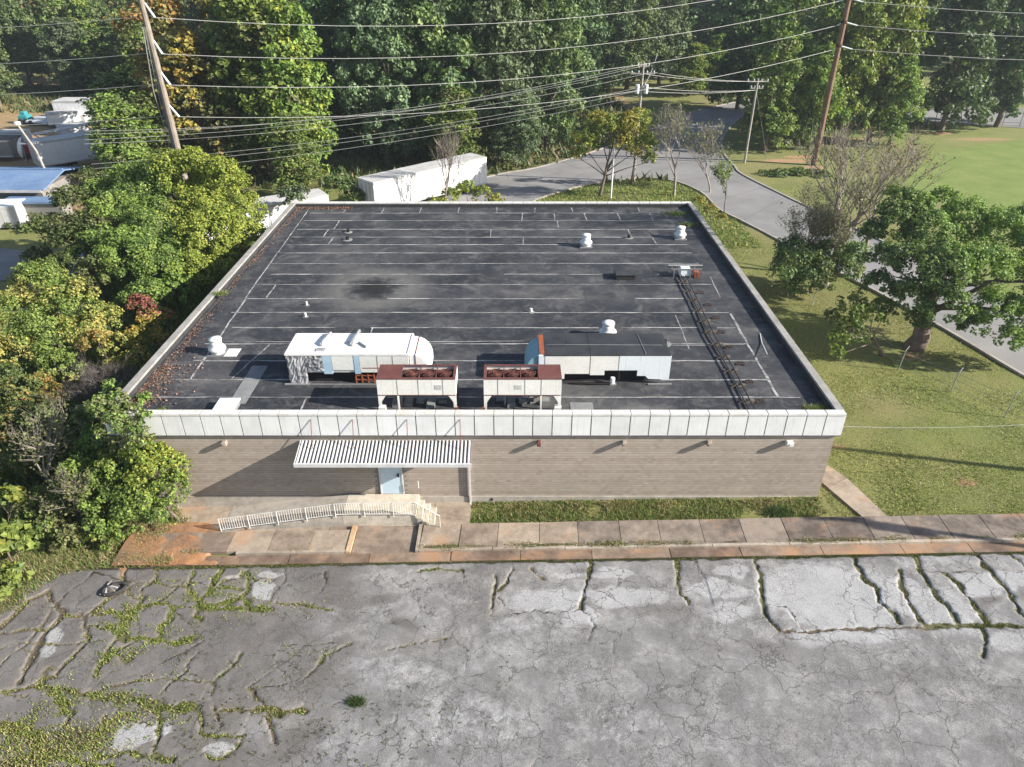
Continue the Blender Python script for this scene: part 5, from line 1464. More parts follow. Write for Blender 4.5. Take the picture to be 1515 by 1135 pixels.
for (u, v, an, L_, lb) in ((98,190,.5,4.2,'white box trailer beyond the crane boom'),(122,180,.15,4,'white box trailer beside the container at the far end of the yard'),(116,210,.75,3.4,'short white box truck body right of the dish'),(18,222,.1,4,'white box body behind the dish')):
    x, y, z = gg(u, v); trailer(lb, (x-L_/2*math.cos(an), y-L_/2*math.sin(an)), (x+L_/2*math.cos(an), y+L_/2*math.sin(an)), 2.0, .6, 2.2, True, False, legs=False)
ck = random.Random(6)
for i, (u, v, m_, w_, l_, h_, lb) in enumerate(((58,232,'red',2.0,3.2,1.6,'red machine part in the yard beside the dish'),(84,229,'red',1.2,1.4,1.9,'small red tank end right of the red machine'),(40,182,'teal',1.4,1.3,1.2,'teal machine at the far end of the yard'),
      (70,184,'insul',2.5,5,.7,'pile of pale scrap metal beyond the boom'),(108,182,'trailer',2.3,3.0,2.0,'white truck cab beside the far container'),(120,186,'trailertop',1.6,2.2,1.7,'grey machine beside the white cab'))):
    x, y, z = gg(u, v); t = thing('yard_machine', lb, 'machine', (x, y, z), ck.uniform(-.4,.4))
    MB().box(-l_/2,l_/2,-w_/2,w_/2,.35,h_,ch=.12).build('body', M[m_], t)
    MB().box(-l_/4,l_/4,-w_/3,w_/3,h_+.001,h_+.5,ch=.1).build('cab', M[m_], t)
    wm = MB().lathe([(.2,0),(.38,.03),(.38,.2),(.2,.23)], 12, M=Matrix.Rotation(math.pi/2, 4, 'X')).mesh('wheel', M['tyre'])
    for sx in (-.32, .32):
        for y_ in (-w_/2+.1, w_/2+.13): inst('wheel', wm, t, (sx*l_, y_, .38))
lpo = thing('light_pole', 'leaning pale lamp pole standing before the blue roof', 'light pole', (-47.2, 73.6, 1.2))
MB().tube([(0,0,-1.9),(-1.0,.5,3.0),(-2.3,1,5.4)], [.13,.11,.09], 7).build('pole_shaft', M['poleg'], lpo)
MB().box(-2.6,-1.0,.7,.82,3.6,3.72).build('crossarm', M['grey'], lpo); MB().lathe([(.1,0),(.3,.1),(.3,.35),(.1,.4)], 10, o=(-2.3,1,5.35)).build('lamp', M['white'], lpo)

# ================================================================== TREES AND SHRUBS
def split_dir(pal_dir, off):   # second colour on one flank; for the two big trees a painted sunlit side
    d = np.array(pal_dir)
    return lambda P: (P @ d) - off
# ---- the planting left of the building, near to far
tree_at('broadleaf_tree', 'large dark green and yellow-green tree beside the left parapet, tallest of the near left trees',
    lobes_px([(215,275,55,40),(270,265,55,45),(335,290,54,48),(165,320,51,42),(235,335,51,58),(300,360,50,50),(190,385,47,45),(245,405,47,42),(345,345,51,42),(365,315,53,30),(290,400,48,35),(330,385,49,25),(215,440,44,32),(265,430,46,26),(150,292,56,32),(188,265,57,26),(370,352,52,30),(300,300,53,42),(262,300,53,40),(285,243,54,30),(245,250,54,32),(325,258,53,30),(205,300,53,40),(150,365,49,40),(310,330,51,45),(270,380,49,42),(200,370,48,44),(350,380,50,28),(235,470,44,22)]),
    (-25.5,48.5,-.75), .38, .17, 1.2, 'brightgreen', 101, gap=.10, pal2='lime', split=split_dir((.5,0,.35), 2.6))  # lime leaves paint the sunlit upper right of the crown
tree_at('broadleaf_tree', 'dark green tree at the left, just behind the yellow tree',
    lobes_px([(110,300,54,32),(70,340,53,30),(115,355,50,45),(60,390,50,28),(100,405,47,36),(150,345,50,38),(150,405,46,36),(135,270,57,25),(180,300,54,30)]),
    (-31.5,50,-.75), .34, .20, 1.05, 'green', 102, gap=.28, pal2='olive', mix2=.3)
tree_at('yellow_tree', 'pale yellow autumn tree at the left edge, largest yellow crown',
    lobes_px([(65,425,39,44),(25,465,37,42),(105,450,38,42),(60,495,36,48),(125,490,36.5,34),(15,520,35,38),(150,470,38,28),(40,410,40,24),(165,510,36,22),(90,540,34,30)]),
    (-25.5,37.5,-.75), .24, .15, 1.05, 'yellow', 103, gap=.31, pal2='brightgreen', mix2=.5)
tree_at('shrub', 'small red-leaved and yellow shrub touching the left parapet',
    lobes_px([(208,455,41,22),(222,478,39,20),(200,500,37,20),(235,500,38,15),(248,470,40,14)]),
    (-20.0,39,-.75), .10, .18, 1.0, 'mustard', 104, cat='shrub', gap=.3, pal2='red', split=split_dir((0,.35,.55), 1.9))
tree_at('shrub', 'orange and yellow shrub patch under the pale yellow tree',
    lobes_px([(205,530,34,20),(218,555,32.5,16),(170,540,34,16),(80,590,31,24),(60,570,32,20),(140,505,35,22)]),
    (-19.5,33,-.75), .08, .17, .9, 'mustard', 105, cat='shrub', gap=.32, pal2='orange', mix2=.4)
tree_at('shrub', 'green shrub mass at the left edge below the yellow tree',
    lobes_px([(30,585,31,38),(15,640,29,40),(75,625,29,38),(20,690,27,34),(60,680,27.5,34),(105,640,28.5,28),(110,685,27,26),(20,560,33,30)]),
    (-20.8,28,-.75), .16, .17, 1.0, 'green', 106, cat='shrub', gap=.34, pal2='autumn', mix2=.35)
tree_at('small_tree', 'small bright green tree reaching over the front left corner of the fascia',
    lobes_px([(185,612,25.0,28),(205,648,24.5,24),(168,628,24.3,24),(150,602,25,22),(198,632,24.3,16),(215,615,24.6,11),(175,590,25.5,16),(150,605,27,22),(175,650,25.6,34),(135,650,26.4,26),(215,590,27,13),(240,612,26.0,11),(200,575,28,14),(165,575,28.5,16),(120,615,28,18)]),
    (-16.2,25.6,-.75), .10, .14, .9, 'brightgreen', 107, gap=.34, pal2='olive', mix2=.4)
tree_at('shrub', 'dense green shrub in front of the left end of the brick wall',
    lobes_px([(228,692,24.6,42),(252,722,24.3,30),(205,735,24.0,40),(178,700,24.6,42),(215,672,24.8,34),(145,735,24,38),(257,690,24.5,24),(190,772,23.2,28),(236,758,23.6,26),(125,700,25,38),(145,780,22.9,24)]),
    (-14.8,24.2,-.7), .07, .13, 1.0, 'brightgreen', 108, cat='shrub', gap=.24, pal2='lime', mix2=.4)
tree_at('shrub', 'low green shrub at the foot of the left planting beside the lot',
    lobes_px([(105,795,22.7,26),(70,780,23.2,24),(140,780,23.2,20),(45,750,24.2,30),(90,745,24.2,26),(160,800,22.6,14)]),
    (-18.6,22.9,-.75), .06, .14, 1.0, 'brightgreen', 109, cat='shrub', gap=.32, pal2='olive', mix2=.5)
tree_at('vine_shrub', 'broad-leaved bright vine at the left edge of the lot',
    lobes_px([(8,800,21.8,34),(22,850,20.6,22),(0,860,20.2,22),(8,740,23.5,28),(35,800,22,22),(0,880,19.6,14)]),
    (-20.4,21.3,-.75), .05, .30, .9, 'brightgreen', 110, cat='shrub', gap=.30, pal2='lime', mix2=.35, aspect=.9)
# bare vine tangles and dead branches in it
def brush(name, label, cat, base, seed, r0, L0, mat, levels=5, spread=1.0, up=.1, foliage=None, n=3, group=None):
    root = thing(name, label, cat, base, 0, group)
    mbs = MB(); tr_ = MB()
    for k in range(n):
        t_, b_ = twig_mb((.35*math.cos(k*2.1)*k*.5, .35*math.sin(k*2.1)*k*.5, -.1), 4, seed+k, r0, L0, spread, up, levels)
        tr_.v, tr_.f, tr_.m, off = tr_.v + t_.v, tr_.f + [tuple(i+len(tr_.v) for i in f) for f in t_.f], tr_.m + t_.m, 0
        mbs.add(b_.v, b_.f)
    tr_.build('trunk', M[mat], root, True); mbs.build('branches', M[mat], root)
    if foliage:
        pal, leaf, nleaf = foliage
        vv = np.array(mbs.v); rg = np.random.default_rng(seed)
        idx = rg.integers(0, len(vv), nleaf); P = vv[idx] + rg.normal(size=(nleaf,3))*.14
        inst('foliage', leaf_mesh('foliage', P, rg.normal(size=(nleaf,3))+np.array([0,0,.4]), rg.uniform(0,1,nleaf), leaf, pal, seed), root)
    return root
x, z, zc = pz(150, 590, 30.5)
brush('dead_tangle', 'dark bare tangle of vines and branches below the yellow tree', 'dead branches', (x, 30.8, -.75), 31, .09, 1.5, 'darktwig', 5, 1.1, .12, None, 4)
brush('dead_branches', 'pale bare branches sticking out of the left shrubs', 'dead branches', (-18.6, 24.0, -.75), 41, .05, 1.3, 'paletwig', 4, .9, .2, ('olive', .14, 500), 1)
brush('dead_branches', 'grey leafless branches at the left edge of the picture', 'dead branches', (-20.6, 25.4, -.75), 47, .08, 1.9, 'paletwig', 4, .9, .2, ('olive', .14, 500), 1)
rg = np.random.default_rng(43)
n = 60000; X = rg.uniform(-34, -17.3, n); Y = rg.uniform(22.5, 62, n)
UND = (X, Y)
# hedge and small greens in the yard
tree_at('hedge', 'clipped dark green hedge below the ribbed container', lobes_px([(-30,338,66,20),(0,338,65.5,20),(25,340,65,18),(48,345,64,18)]), (-49,65.5,-.75), .08, .3, 1.0, 'green', 111, cat='hedge', gap=.15, trunk=False)
tree_at('shrub', 'dark blue-green shrub against the half hidden trailer', lobes_px([(425,287,60.5,14),(445,285,60.5,14),(437,295,60,16)]), (-19.4,60.5,-.75), .08, .24, 1.0, 'bluegreen', 112, cat='shrub', gap=.25)
tree_at('shrub', 'yellow-green shrub in front of the right end of the white trailer', lobes_px([(665,290,69,16),(690,282,70,18),(712,288,70,16),(650,300,68,14),(735,298,69,14)]), (-4.3,69.5,-.4), .06, .22, .8, 'lime', 113, cat='shrub', gap=.36, pal2='mustard', mix2=.4)
tree_at('shrub', 'leafy shrub between the two white trailers', lobes_px([(495,275,69,18),(515,285,69,18),(505,262,71,16),(528,292,68,12)]), (-17.5,69,-.7), .08, .26, .95, 'green', 114, cat='shrub', gap=.28)
brush('sapling', 'thin bare sapling with reddish twigs in front of the white trailer', 'sapling', (-6.6,68,-.45), 53, .10, 2.6, 'paletwig', 4, .35, .7, ('brown', .14, 260), 2)
# ---- right side: the maple, the bare tree, the thicket
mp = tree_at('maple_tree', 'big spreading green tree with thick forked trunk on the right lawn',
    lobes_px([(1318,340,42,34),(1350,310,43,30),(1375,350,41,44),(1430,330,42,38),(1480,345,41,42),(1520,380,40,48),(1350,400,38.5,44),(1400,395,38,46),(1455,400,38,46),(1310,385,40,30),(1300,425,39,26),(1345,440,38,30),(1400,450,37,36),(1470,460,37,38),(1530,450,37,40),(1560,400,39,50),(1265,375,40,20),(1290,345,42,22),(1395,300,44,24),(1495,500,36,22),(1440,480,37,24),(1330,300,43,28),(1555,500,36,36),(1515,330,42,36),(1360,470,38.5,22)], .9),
    (24.9,39.1,.28), .50, .155, 1.2, 'green', 120, gap=.30, pal2='brightgreen', split=split_dir((.5,-.1,.25), 1.6))  # lighter green towards the sun: lit flank put into the leaf colour
tree_at('tree_branch_foliage', 'low drooping leafy branch hanging left of the big lawn tree', lobes_px([(1262,455,38,26),(1290,462,37.6,26),(1262,490,36.6,24),(1240,502,36.4,17),(1312,455,38,20),(1240,522,35.8,12),(1235,470,38,16)], .8),
    (22.6,38.2,.25), .11, .18, .85, 'brightgreen', 121, cat='small tree', gap=.38, pal2='green', mix2=.5)
tree_at('evergreen_shrub', 'dark green rounded thicket at the foot of the bare grey tree', lobes_px([(1178,380,48.5,36),(1215,390,48,40),(1200,418,47,34),(1242,380,48,32),(1160,405,47.5,26),(1228,345,49,28),(1255,400,47,22)]),
    (21.6,47.8,.2), .10, .16, 1.0, 'mid', 122, cat='shrub', gap=.36, pal2='olive', mix2=.35)
brush('bare_tree', 'bare grey spreading tree leaning over the street, behind the dark thicket', 'bare tree', (23.0,48.6,.2), 63, .22, 3.7, 'paletwig', 5, .72, .40, ('olive', .15, 900), 1)
brush('bare_tree', 'second bare grey tree, with brown dead vine clumps, right of the thicket', 'bare tree', (26.2,50.3,.25), 71, .19, 3.9, 'paletwig', 5, .7, .45, ('brown', .16, 900), 1)
brush('bare_tree', 'leafy bare-topped bush spreading over the street edge, left of the grey tree', 'bare tree', (20.6,49.6,.15), 77, .12, 2.2, 'paletwig', 6, .85, .3, ('olive', .13, 3500), 2)
# ---- trees on the grass island behind the building
t1 = twig_mb
tree_at('yellow_tree', 'small yellow-green tree with open crown on the grass island', lobes_px([(865,208,73,24),(900,190,73,25),(935,185,73,26),(957,210,73,20),(885,178,74,18),(920,212,72.5,20),(948,170,74,15),(855,228,73,13),(962,235,73,12)], .75),
    (9.0,73,-.1),   .16, .20, 1.1, 'lime', 130, gap=.26, pal2='mustard', mix2=.35)
tree_at('yellow_tree', 'slim yellowish tree right behind the white pole', lobes_px([(942,200,77,16),(950,225,77,13),(935,222,77,12)], .9), (13.0,78.4-.9,-.05), .13, .22, .7, 'olive', 131, gap=.42, pal2='mustard', mix2=.5)
brush('bare_tree', 'leafless grey tree on the right part of the grass island', 'bare tree', (16.6,72.6,.05), 83, .15, 2.9, 'paletwig', 5, .8, .35, ('olive', .2, 500), 1)
brush('bare_tree', 'bare brownish tree at the roof corner beside the street bend', 'bare tree', (20.5,73.5,.1), 89, .11, 2.4, 'paletwig', 5, .85, .3, ('olive', .2, 700), 1)
brush('sapling', 'leafy sapling by the far right roof corner', 'sapling', (20.2,66.5,.12), 97, .06, 1.7, 'darktwig', 4, .6, .5, ('brightgreen', .18, 700), 1)
tree_at('shrub', 'low yellow-green shrub behind the far right roof corner', lobes_px([(1035,298,66,12),(1052,310,64,12),(1068,322,62,9)], .7), (18.3,64,.1), .05, .2, .8, 'lime', 133, cat='shrub', gap=.4, pal2='mustard', mix2=.4)
tree_at('ground_ivy', 'dark green ivy mound by the street below the tall brown pole', [(29+1.6*k, 80.6-.5*abs(k-1.5), .35, 1.7, 1.5, .5) for k in range(4)], (31,80.3,.3), .05, .3, .95, 'green', 134, cat='ivy', gap=.15, trunk=False)

# ---- crowns shared by the background trees
VAR = {}
def variant(key, H, R, n, pal, seed, leaf=.42, dens=.9, gap=.25, pal2=None, mix2=0, base=.10):
    lb_ = auto_lobes(H, R, n, seed, base)
    P, D, K = leaf_points(lb_, leaf, dens, seed, gap)
    me = leaf_mesh('crown', P, D, K, leaf, pal, seed, pal2, mix2)
    mb, lm = trunk_mb(lb_, (0,0,0), .32, seed)
    VAR[key] = (me, mb.mesh('trunk', M['bark']), lm.mesh('limbs', M['bark']), H, R)
variant('bigA', 20, 6.6, 16, 'bluegreen', 201, leaf=.46)
variant('bigB', 19, 6.0, 15, 'mid', 202, leaf=.46, pal2='bluegreen', mix2=.3)
variant('green', 18, 5.4, 14, 'brightgreen', 203, pal2='olive', mix2=.35)
variant('bright', 17, 5.2, 14, 'brightgreen', 204, pal2='lime', mix2=.4)
variant('yellow', 16, 4.8, 13, 'olive', 205, pal2='mustard', mix2=.5, gap=.38)
variant('orange', 17, 5.0, 13, 'autumn', 206, pal2='orange', mix2=.45, gap=.38)
variant('dark', 19, 6.4, 15, 'dark', 207, leaf=.48)
variant('round', 11, 5.6, 12, 'mid', 208, base=.22)
def plant(key, x, y, h, wide, label, rot=None, group=None, name='broadleaf_tree'):
    c, t_, l_, H, R = VAR[key]
    z0 = gz(x); root = thing(name, label, 'tree', (x, y, z0), random.uniform(0, 6.28) if rot is None else rot, group)
    s = h/H; root.scale = (wide/R, wide/R, s)
    inst('crown', c, root); inst('trunk', t_, root); inst('limbs', l_, root)
    return root
BG = [
 ('green',-48.8,95,9.5,6.2,'green tree left of the tall left pole'),
 ('green',-38.5,79,9.5,4.2,'lower green tree right behind the foot of the left pole'),
 ('green',-40,75,10,4.2,'lower green tree covering the right end of the warehouse'),
 ('orange',-38.5,88,19.5,6.4,'orange and yellow tree just right of the left pole top'),
 ('yellow',-34,81,15,5.2,'yellowing tree right of the left pole, lower half'),
 ('yellow',-33,93,19,4.6,'thin olive tree behind the orange one'),
 ('green',-27.0,82,19.5,7.2,'tall sunlit green tree between the left pole and the dark gap'),
 ('bright',-23.0,80.5,17.5,5.4,'sunlit yellow-green tree with a lumpy right edge, left of the dark gap'),
 ('bright',-29,86.5,21,6.0,'top of a yellow-green tree at the picture top, left third'),
 ('green',-22,73.5,8.5,3.6,'small green tree above the half hidden trailer'),
 ('dark',-19,97,21,6.5,'dark tree in the shaded gap left of centre'),
 ('bigA',-15,88,19,5.6,'blue-green tree behind the white trailer, left of the group of three'),
 ('bigB',-8.5,90,23,6.6,'tallest blue-green tree behind the white trailer'),
 ('bigA',-1.5,91,22,6.2,'blue-green tree right of the tallest one'),
 ('bigB',4.5,95,20,5.6,'rightmost of the big blue-green trees before the street'),
 ('green',-6.5,84,9,4.2,'low leafy tree directly above the white trailer'),
 ('bigA',.5,86,8.5,3.8,'low tree between trailer and street, touching the kerb'),
 ('dark',-12,99,22,6,'dark tree deep behind the big blue-green trees'),
 ('dark',9,118,20,6.5,'dark tree left of the distant crossarm pole'),
 ('dark',14,131,21,7,'dark shaded tree above the slim crossarm pole'),
 ('bigB',21,140,21,6.5,'tree at the picture top between the two roads'),
 ('bigA',28,146,20,6.2,'blue-green tree above the end of the street'),
 ('bright',31,133,8,4.2,'small bright tree where the street bends away'),
 ('bright',36,136,9,4,'low bright tree beside the lit grass verge'),
 ('dark',36,120,21,6.5,'dark tree left of the bright trees'),
 ('green',34,97,19.5,5.6,'green tree behind the leaning pale pole'),
 ('green',31.5,91.5,13,4.4,'lower dark green tree beside the leaning pale pole'),
 ('bright',37.2,92,11.5,3.6,'bright small tree left of the brown pole'),
 ('bright',42,95,17.5,4.6,'bright green tree right behind the brown pole'),
 ('bright',47,97,19.5,5.4,'largest bright green tree right of the brown pole'),
 ('green',44,105,22,6,'green tree rising behind the bright ones'),
 ('bright',48.5,94.5,10,3.4,'low bright tree at the right foot of the bright group'),
 ('bigB',55,112,21,5.5,'thin grey-green tree right of the bright group'),
 ('dark',60,104,21.5,7.0,'broad dark oak standing on the field edge'),
 ('dark',69,106,21,6.5,'right part of the dark oak row on the field edge'),
 ('dark',80,124,17,7,'dark round tree at the right edge beyond the cross street'),
 ('bigB',66,135,20,7,'far tree behind the dark oak'),
 ('green',-49,104,13,5,'green tree beyond the white container'),
]
for i, (k, x, y, h, w, lb) in enumerate(BG): plant(k, x, y, h, w, lb, rot=i*1.7, name='oak_tree' if 'oak' in lb else 'broadleaf_tree')
# second rows that can still be told apart, and the far woods as one mass
rb = random.Random(22); k = 0
ORD = ['first','second','third','fourth','fifth','sixth','seventh','eighth','ninth','tenth','eleventh','twelfth','thirteenth','fourteenth']
words = ['rounded','tall','broad','narrow','leaning','full']
for (x0, x1, y0, y1, keys) in ((-105,-62,124,150,('green','bigA','bright','round','green','bigB')), (-55,-22,108,128,('green','dark','bigB'))):
    for i in range(13 if x0 < -60 else 6):
        x = x0 + (x1-x0)*(i+.5)/(13 if x0 < -60 else 6) + rb.uniform(-2,2); y = rb.uniform(y0, y1); key = keys[i % len(keys)]
        plant(key, x, y, rb.uniform(11,15), rb.uniform(4.6,6.2), ORD[i] + (' tree from the left on the wooded slope above the yard' if x0 < -60 else ' tree from the left in the wood behind the orange tree'), group='trees of the wooded slope' if x0 < -60 else 'trees of the wood behind the pole')
def far_wood(name, label, pts, palettes, seed):
    rg = np.random.default_rng(seed); P = []; D = []; K = []
    for (x, y, h, w) in pts:
        lb_ = [(a+x, b+y, c+gz(x), d, e, f) for a, b, c, d, e, f in auto_lobes(h, w, 9, int(rg.integers(1e6)), .2)]
        p, d, kk = leaf_points(lb_, .85, .9, int(rg.integers(1e6)), .2)
        P.append(p); D.append(d); K.append((kk*.5 + rg.uniform(0,.5)))
    P = np.concatenate(P); D = np.concatenate(D); K = np.concatenate(K)
    o = inst(name, leaf_mesh(name, P, D, K, .85, palettes[0], seed, palettes[1], .35)); tag(o, label, 'woods', kind='stuff')
pts = []
for row, y0 in enumerate((156, 172, 190, 212)):
    for x in np.arange(-175, -18, 10.5): pts.append((x+rb.uniform(-3,3), y0+rb.uniform(-5,5), rb.uniform(13,18), rb.uniform(5.5,7.5)))
far_wood('distant_woods', 'distant woods beyond the yard, upper left', pts, ('green','autumn'), 301)
pts = []
for row, y0 in enumerate((112, 128, 150)):
    for x in np.arange(-24, 10 if row else 4, 8.5): pts.append((x+rb.uniform(-2,2), y0+rb.uniform(-4,4), rb.uniform(18,23), rb.uniform(5.5,7)))
for row, y0 in enumerate((158, 176, 200)):
    for x in np.arange(8, 150, 11): pts.append((x+rb.uniform(-3,3), y0+rb.uniform(-5,5), rb.uniform(15,21), rb.uniform(6,8)))
far_wood('distant_woods', 'dark woods filling the background behind the street', pts, ('dark','mid'), 302)

# ================================================================== GRASS, WEEDS, FALLEN LEAVES
def blades(name, label, cat, X, Y, Z, h, w, cols, seed, jit=.35):
    rg = np.random.default_rng(seed); n = len(X)
    a = rg.uniform(0, 6.28, n); hh = h*rg.uniform(.45, 1.3, n); ww = w*rg.uniform(.7, 1.3, n)
    lx_, ly_ = rg.normal(size=n)*hh*.5, rg.normal(size=n)*hh*.5
    V = np.zeros((n, 3, 3))
    V[:, 0] = np.stack([X-np.cos(a)*ww/2, Y-np.sin(a)*ww/2, Z], 1); V[:, 1] = np.stack([X+np.cos(a)*ww/2, Y+np.sin(a)*ww/2, Z], 1)
    V[:, 2] = np.stack([X+lx_, Y+ly_, Z+hh], 1)
    F = np.arange(n*3).reshape(n, 3)
    pc = np.array(cols); c = pc[rg.integers(0, len(pc), n)] * (1+rg.uniform(-jit, jit, n))[:, None]
    cc = np.ones((n, 3, 4)); cc[:, :, :3] = c[:, None]
    o = inst(name, mesh_np(name, V.reshape(-1, 3), F, M['grassblade'], cc.reshape(-1, 4))); tag(o, label, cat, kind='stuff'); return o
GR = [(.16,.21,.045),(.205,.255,.06),(.12,.165,.04),(.27,.255,.10),(.32,.28,.13)]
GREEN = [(.10,.17,.035),(.135,.215,.045),(.075,.13,.03),(.18,.22,.06)]
DRY = [(.30,.25,.13),(.24,.20,.10),(.16,.17,.06),(.36,.30,.17)]
rg = np.random.default_rng(44)
# front strip between the wall and the pavement
n = 26000; X = rg.uniform(-1.78, 14.0, n); Y = rg.uniform(23.66, 25.17, n)
keep = (n2(X, Y, 51, 1.6) + .9*((X < 9.3)) + rg.uniform(-.9,.5,n) > .15) & ~((X > 13.7) & (Y < 25.6) & (X > 14.9-(Y-24.5)*.6))
blades('strip_grass', 'rough green grass strip between the brick wall and the pavement', 'grass', X[keep], Y[keep], gzn(X[keep])-.02, .13, .035, GREEN+DRY[:3], 61)
n = 9000; X = rg.uniform(-1.78, 13.9, n); Y = 25.0 - np.abs(rg.normal(size=n))*.35
k2 = (n2(X, Y, 97, 1.1) + .5*n2(X, Y, 98, 4) + .25*(X > 9) > .15) & (Y > 23.7)
blades('strip_straw', 'dry straw patches in the grass strip under the brick wall', 'dry grass', X[k2], Y[k2], gzn(X[k2]), .13, .035, DRY, 74)
# lawn right of the building
n = 190000; X = rg.uniform(14.2, 34, n); Y = 23.65 + (62-23.65)*rg.uniform(0, 1, n)**1.5
keep = ~inpoly(X, Y, P1+[]) & ~inpoly(X, Y, P2) & ~inpoly(X, Y, rfar+rright+rnear) & (n2(X, Y, 53, 1.1)+n2(X,Y,54,.35)*.5 + rg.uniform(-1.3, 1.3, n) > -.45)
blades('lawn_grass', 'mown patchy lawn right of the building', 'grass', X[keep], Y[keep], gzn(X[keep])-.03, .065, .045, GR, 62)
# left verge: tall dry weeds where the lot ends
n = 60000; X = rg.uniform(-23.5, -13.2, n); Y = rg.uniform(17.5, 25, n)
rx_ = np.interp(Y, [p[1] for p in edge], [p[0] for p in edge])
keep = ((X < rx_ + .3 + .4*n2(X, Y, 57, 1.5)) | ((Y > 21.45) & (X < -14.6))) & (n2(X, Y, 58, 1.2) + rg.uniform(-1, 1, n) > -.5) & ~((X > -15.0 + .5*n2(X, Y, 94, 2)) & (Y > 22))
n = 9000; X2 = rg.uniform(-16.3, -12.8, n); Y2 = rg.uniform(21.45, 24.6, n)
k2 = (n2(X2, Y2, 95, 1.7) + .6*n2(X2, Y2, 96, 5) - .55*(X2 + 14.9) > .35)
blades('straw_weeds', 'dry straw and weeds creeping over the clay at the left end of the pavement', 'weeds', X2[k2], Y2[k2], gzn(X2[k2])+.13, .10, .03, DRY, 73)
blades('verge_weeds', 'tall dry and green weeds along the left rim of the lot', 'weeds', X[keep], Y[keep], gzn(X[keep])-.02, .26, .035, DRY+GREEN[:3], 63)
X, Y = UND; keep = (n2(X, Y, 59, .5) + rg.uniform(-1, 1, len(X)) > -.6)
blades('undergrowth', 'weedy undergrowth below the trees left of the building', 'undergrowth', X[keep], Y[keep], gzn(X[keep])-.02, .55, .12, GREEN+[(.06,.09,.03),(.16,.15,.07)], 60)
n = 60000; X = rg.uniform(-110, 60, n); Y = rg.uniform(78, 150, n)
keep = ~inpoly(X, Y, rfar+rright+rnear) & ~((X < -48) & (Y < 122)) & ~((X > 18) & (Y < 150) & (X < 34)) & ~((X > 30) & (Y < 104)) & (n2(X, Y, 60, .15) + rg.uniform(-1, 1, n) > -.3)
blades('wood_undergrowth', 'low brush under the trees of the background', 'undergrowth', X[keep], Y[keep], gzn(X[keep])-.02, .9, .4, [(.05,.08,.03),(.07,.10,.035),(.10,.12,.04),(.15,.12,.06)], 59)
# weeds in the cracks
WX = []; WY = []; WG = []
for w, g, pts in CRW:
    for (x0, y0), (x1, y1) in zip(pts[:-1], pts[1:]):
        L = math.hypot(x1-x0, y1-y0); m = int(L*w*2*(300 + 3400*g*g) * (1 if w > .06 else .6))
        t_ = rg.uniform(0, 1, m); s = rg.normal(size=m)*w*(.45 + 2.2*rg.uniform(0, 1, m)**5)
        nx_, ny_ = -(y1-y0)/(L+1e-6), (x1-x0)/(L+1e-6)
        WX.append(x0+(x1-x0)*t_+nx_*s); WY.append(y0+(y1-y0)*t_+ny_*s); WG.append(np.full(m, g))
WX = np.concatenate(WX); WY = np.concatenate(WY); WG = np.concatenate(WG)
WX -= .07*n2(WX, WY, 21, 3.1); WY -= .07*n2(WX, WY, 23, 3.3)
kp = (n2(WX, WY, 71, 2.5) + .8*n2(WX, WY, 72, 7) + rg.uniform(-.5, .5, len(WX)) > .0) & (WY < 21.4)
WX, WY, WG = WX[kp], WY[kp], WG[kp]; NC = len(WX)
msel = (rg.uniform(0, 1, len(WX)) < .75) & (WG > .75) & (WX < -4)
SX = WX[msel] + rg.normal(size=msel.sum())*.42; SY_ = WY[msel] + rg.normal(size=msel.sum())*.32
k2 = (n2(SX, SY_, 76, 3.2) + .7*n2(SX, SY_, 77, 8) > .25) & (SY_ < 21.3)
WX = np.concatenate([WX, SX[k2]]); WY = np.concatenate([WY, SY_[k2]]); WG = np.concatenate([WG, np.full(k2.sum(), .9)])
n = 26000; SX = rg.uniform(-22, -11, n); SY_ = rg.uniform(11.5, 15.2, n)
k2 = (np.clip(blob(SX, SY_, gg(20,1110)[:2], 2.8, 1.0) + blob(SX, SY_, gg(120,1090)[:2], 1.8, .7), 0, 1) + .5*n2(SX, SY_, 33, 2.) + .4*n2(SX, SY_, 78, 6) > .35)
WX = np.concatenate([WX, SX[k2]]); WY = np.concatenate([WY, SY_[k2]]); WG = np.concatenate([WG, np.full(k2.sum(), .6)])
WZ = gzn(WX) + np.where(np.arange(len(WX)) < NC, -.03, .015)
gsel = rg.uniform(0, 1, len(WX)) < WG*.95 - .1
yg = gsel & (WX < -3)
blades('crack_weeds', 'bright green creeping weeds in the cracks of the left half of the lot', 'weeds', WX[yg], WY[yg], WZ[yg], .075, .045, [(.20,.26,.055),(.25,.29,.07),(.14,.19,.045),(.30,.27,.12),(.11,.15,.04)], 64)
yg = gsel & (WX >= -3)
blades('crack_moss', 'dark green moss and weeds in the slanting cracks of the right half', 'weeds', WX[yg], WY[yg], WZ[yg], .055, .035, [(.07,.10,.025),(.10,.13,.035),(.05,.075,.02),(.16,.15,.06)], 65)
dg = ~gsel
blades('crack_straw', 'dry straw-coloured weeds in the cracks of the lot', 'weeds', WX[dg], WY[dg], WZ[dg], .06, .03, DRY, 66)
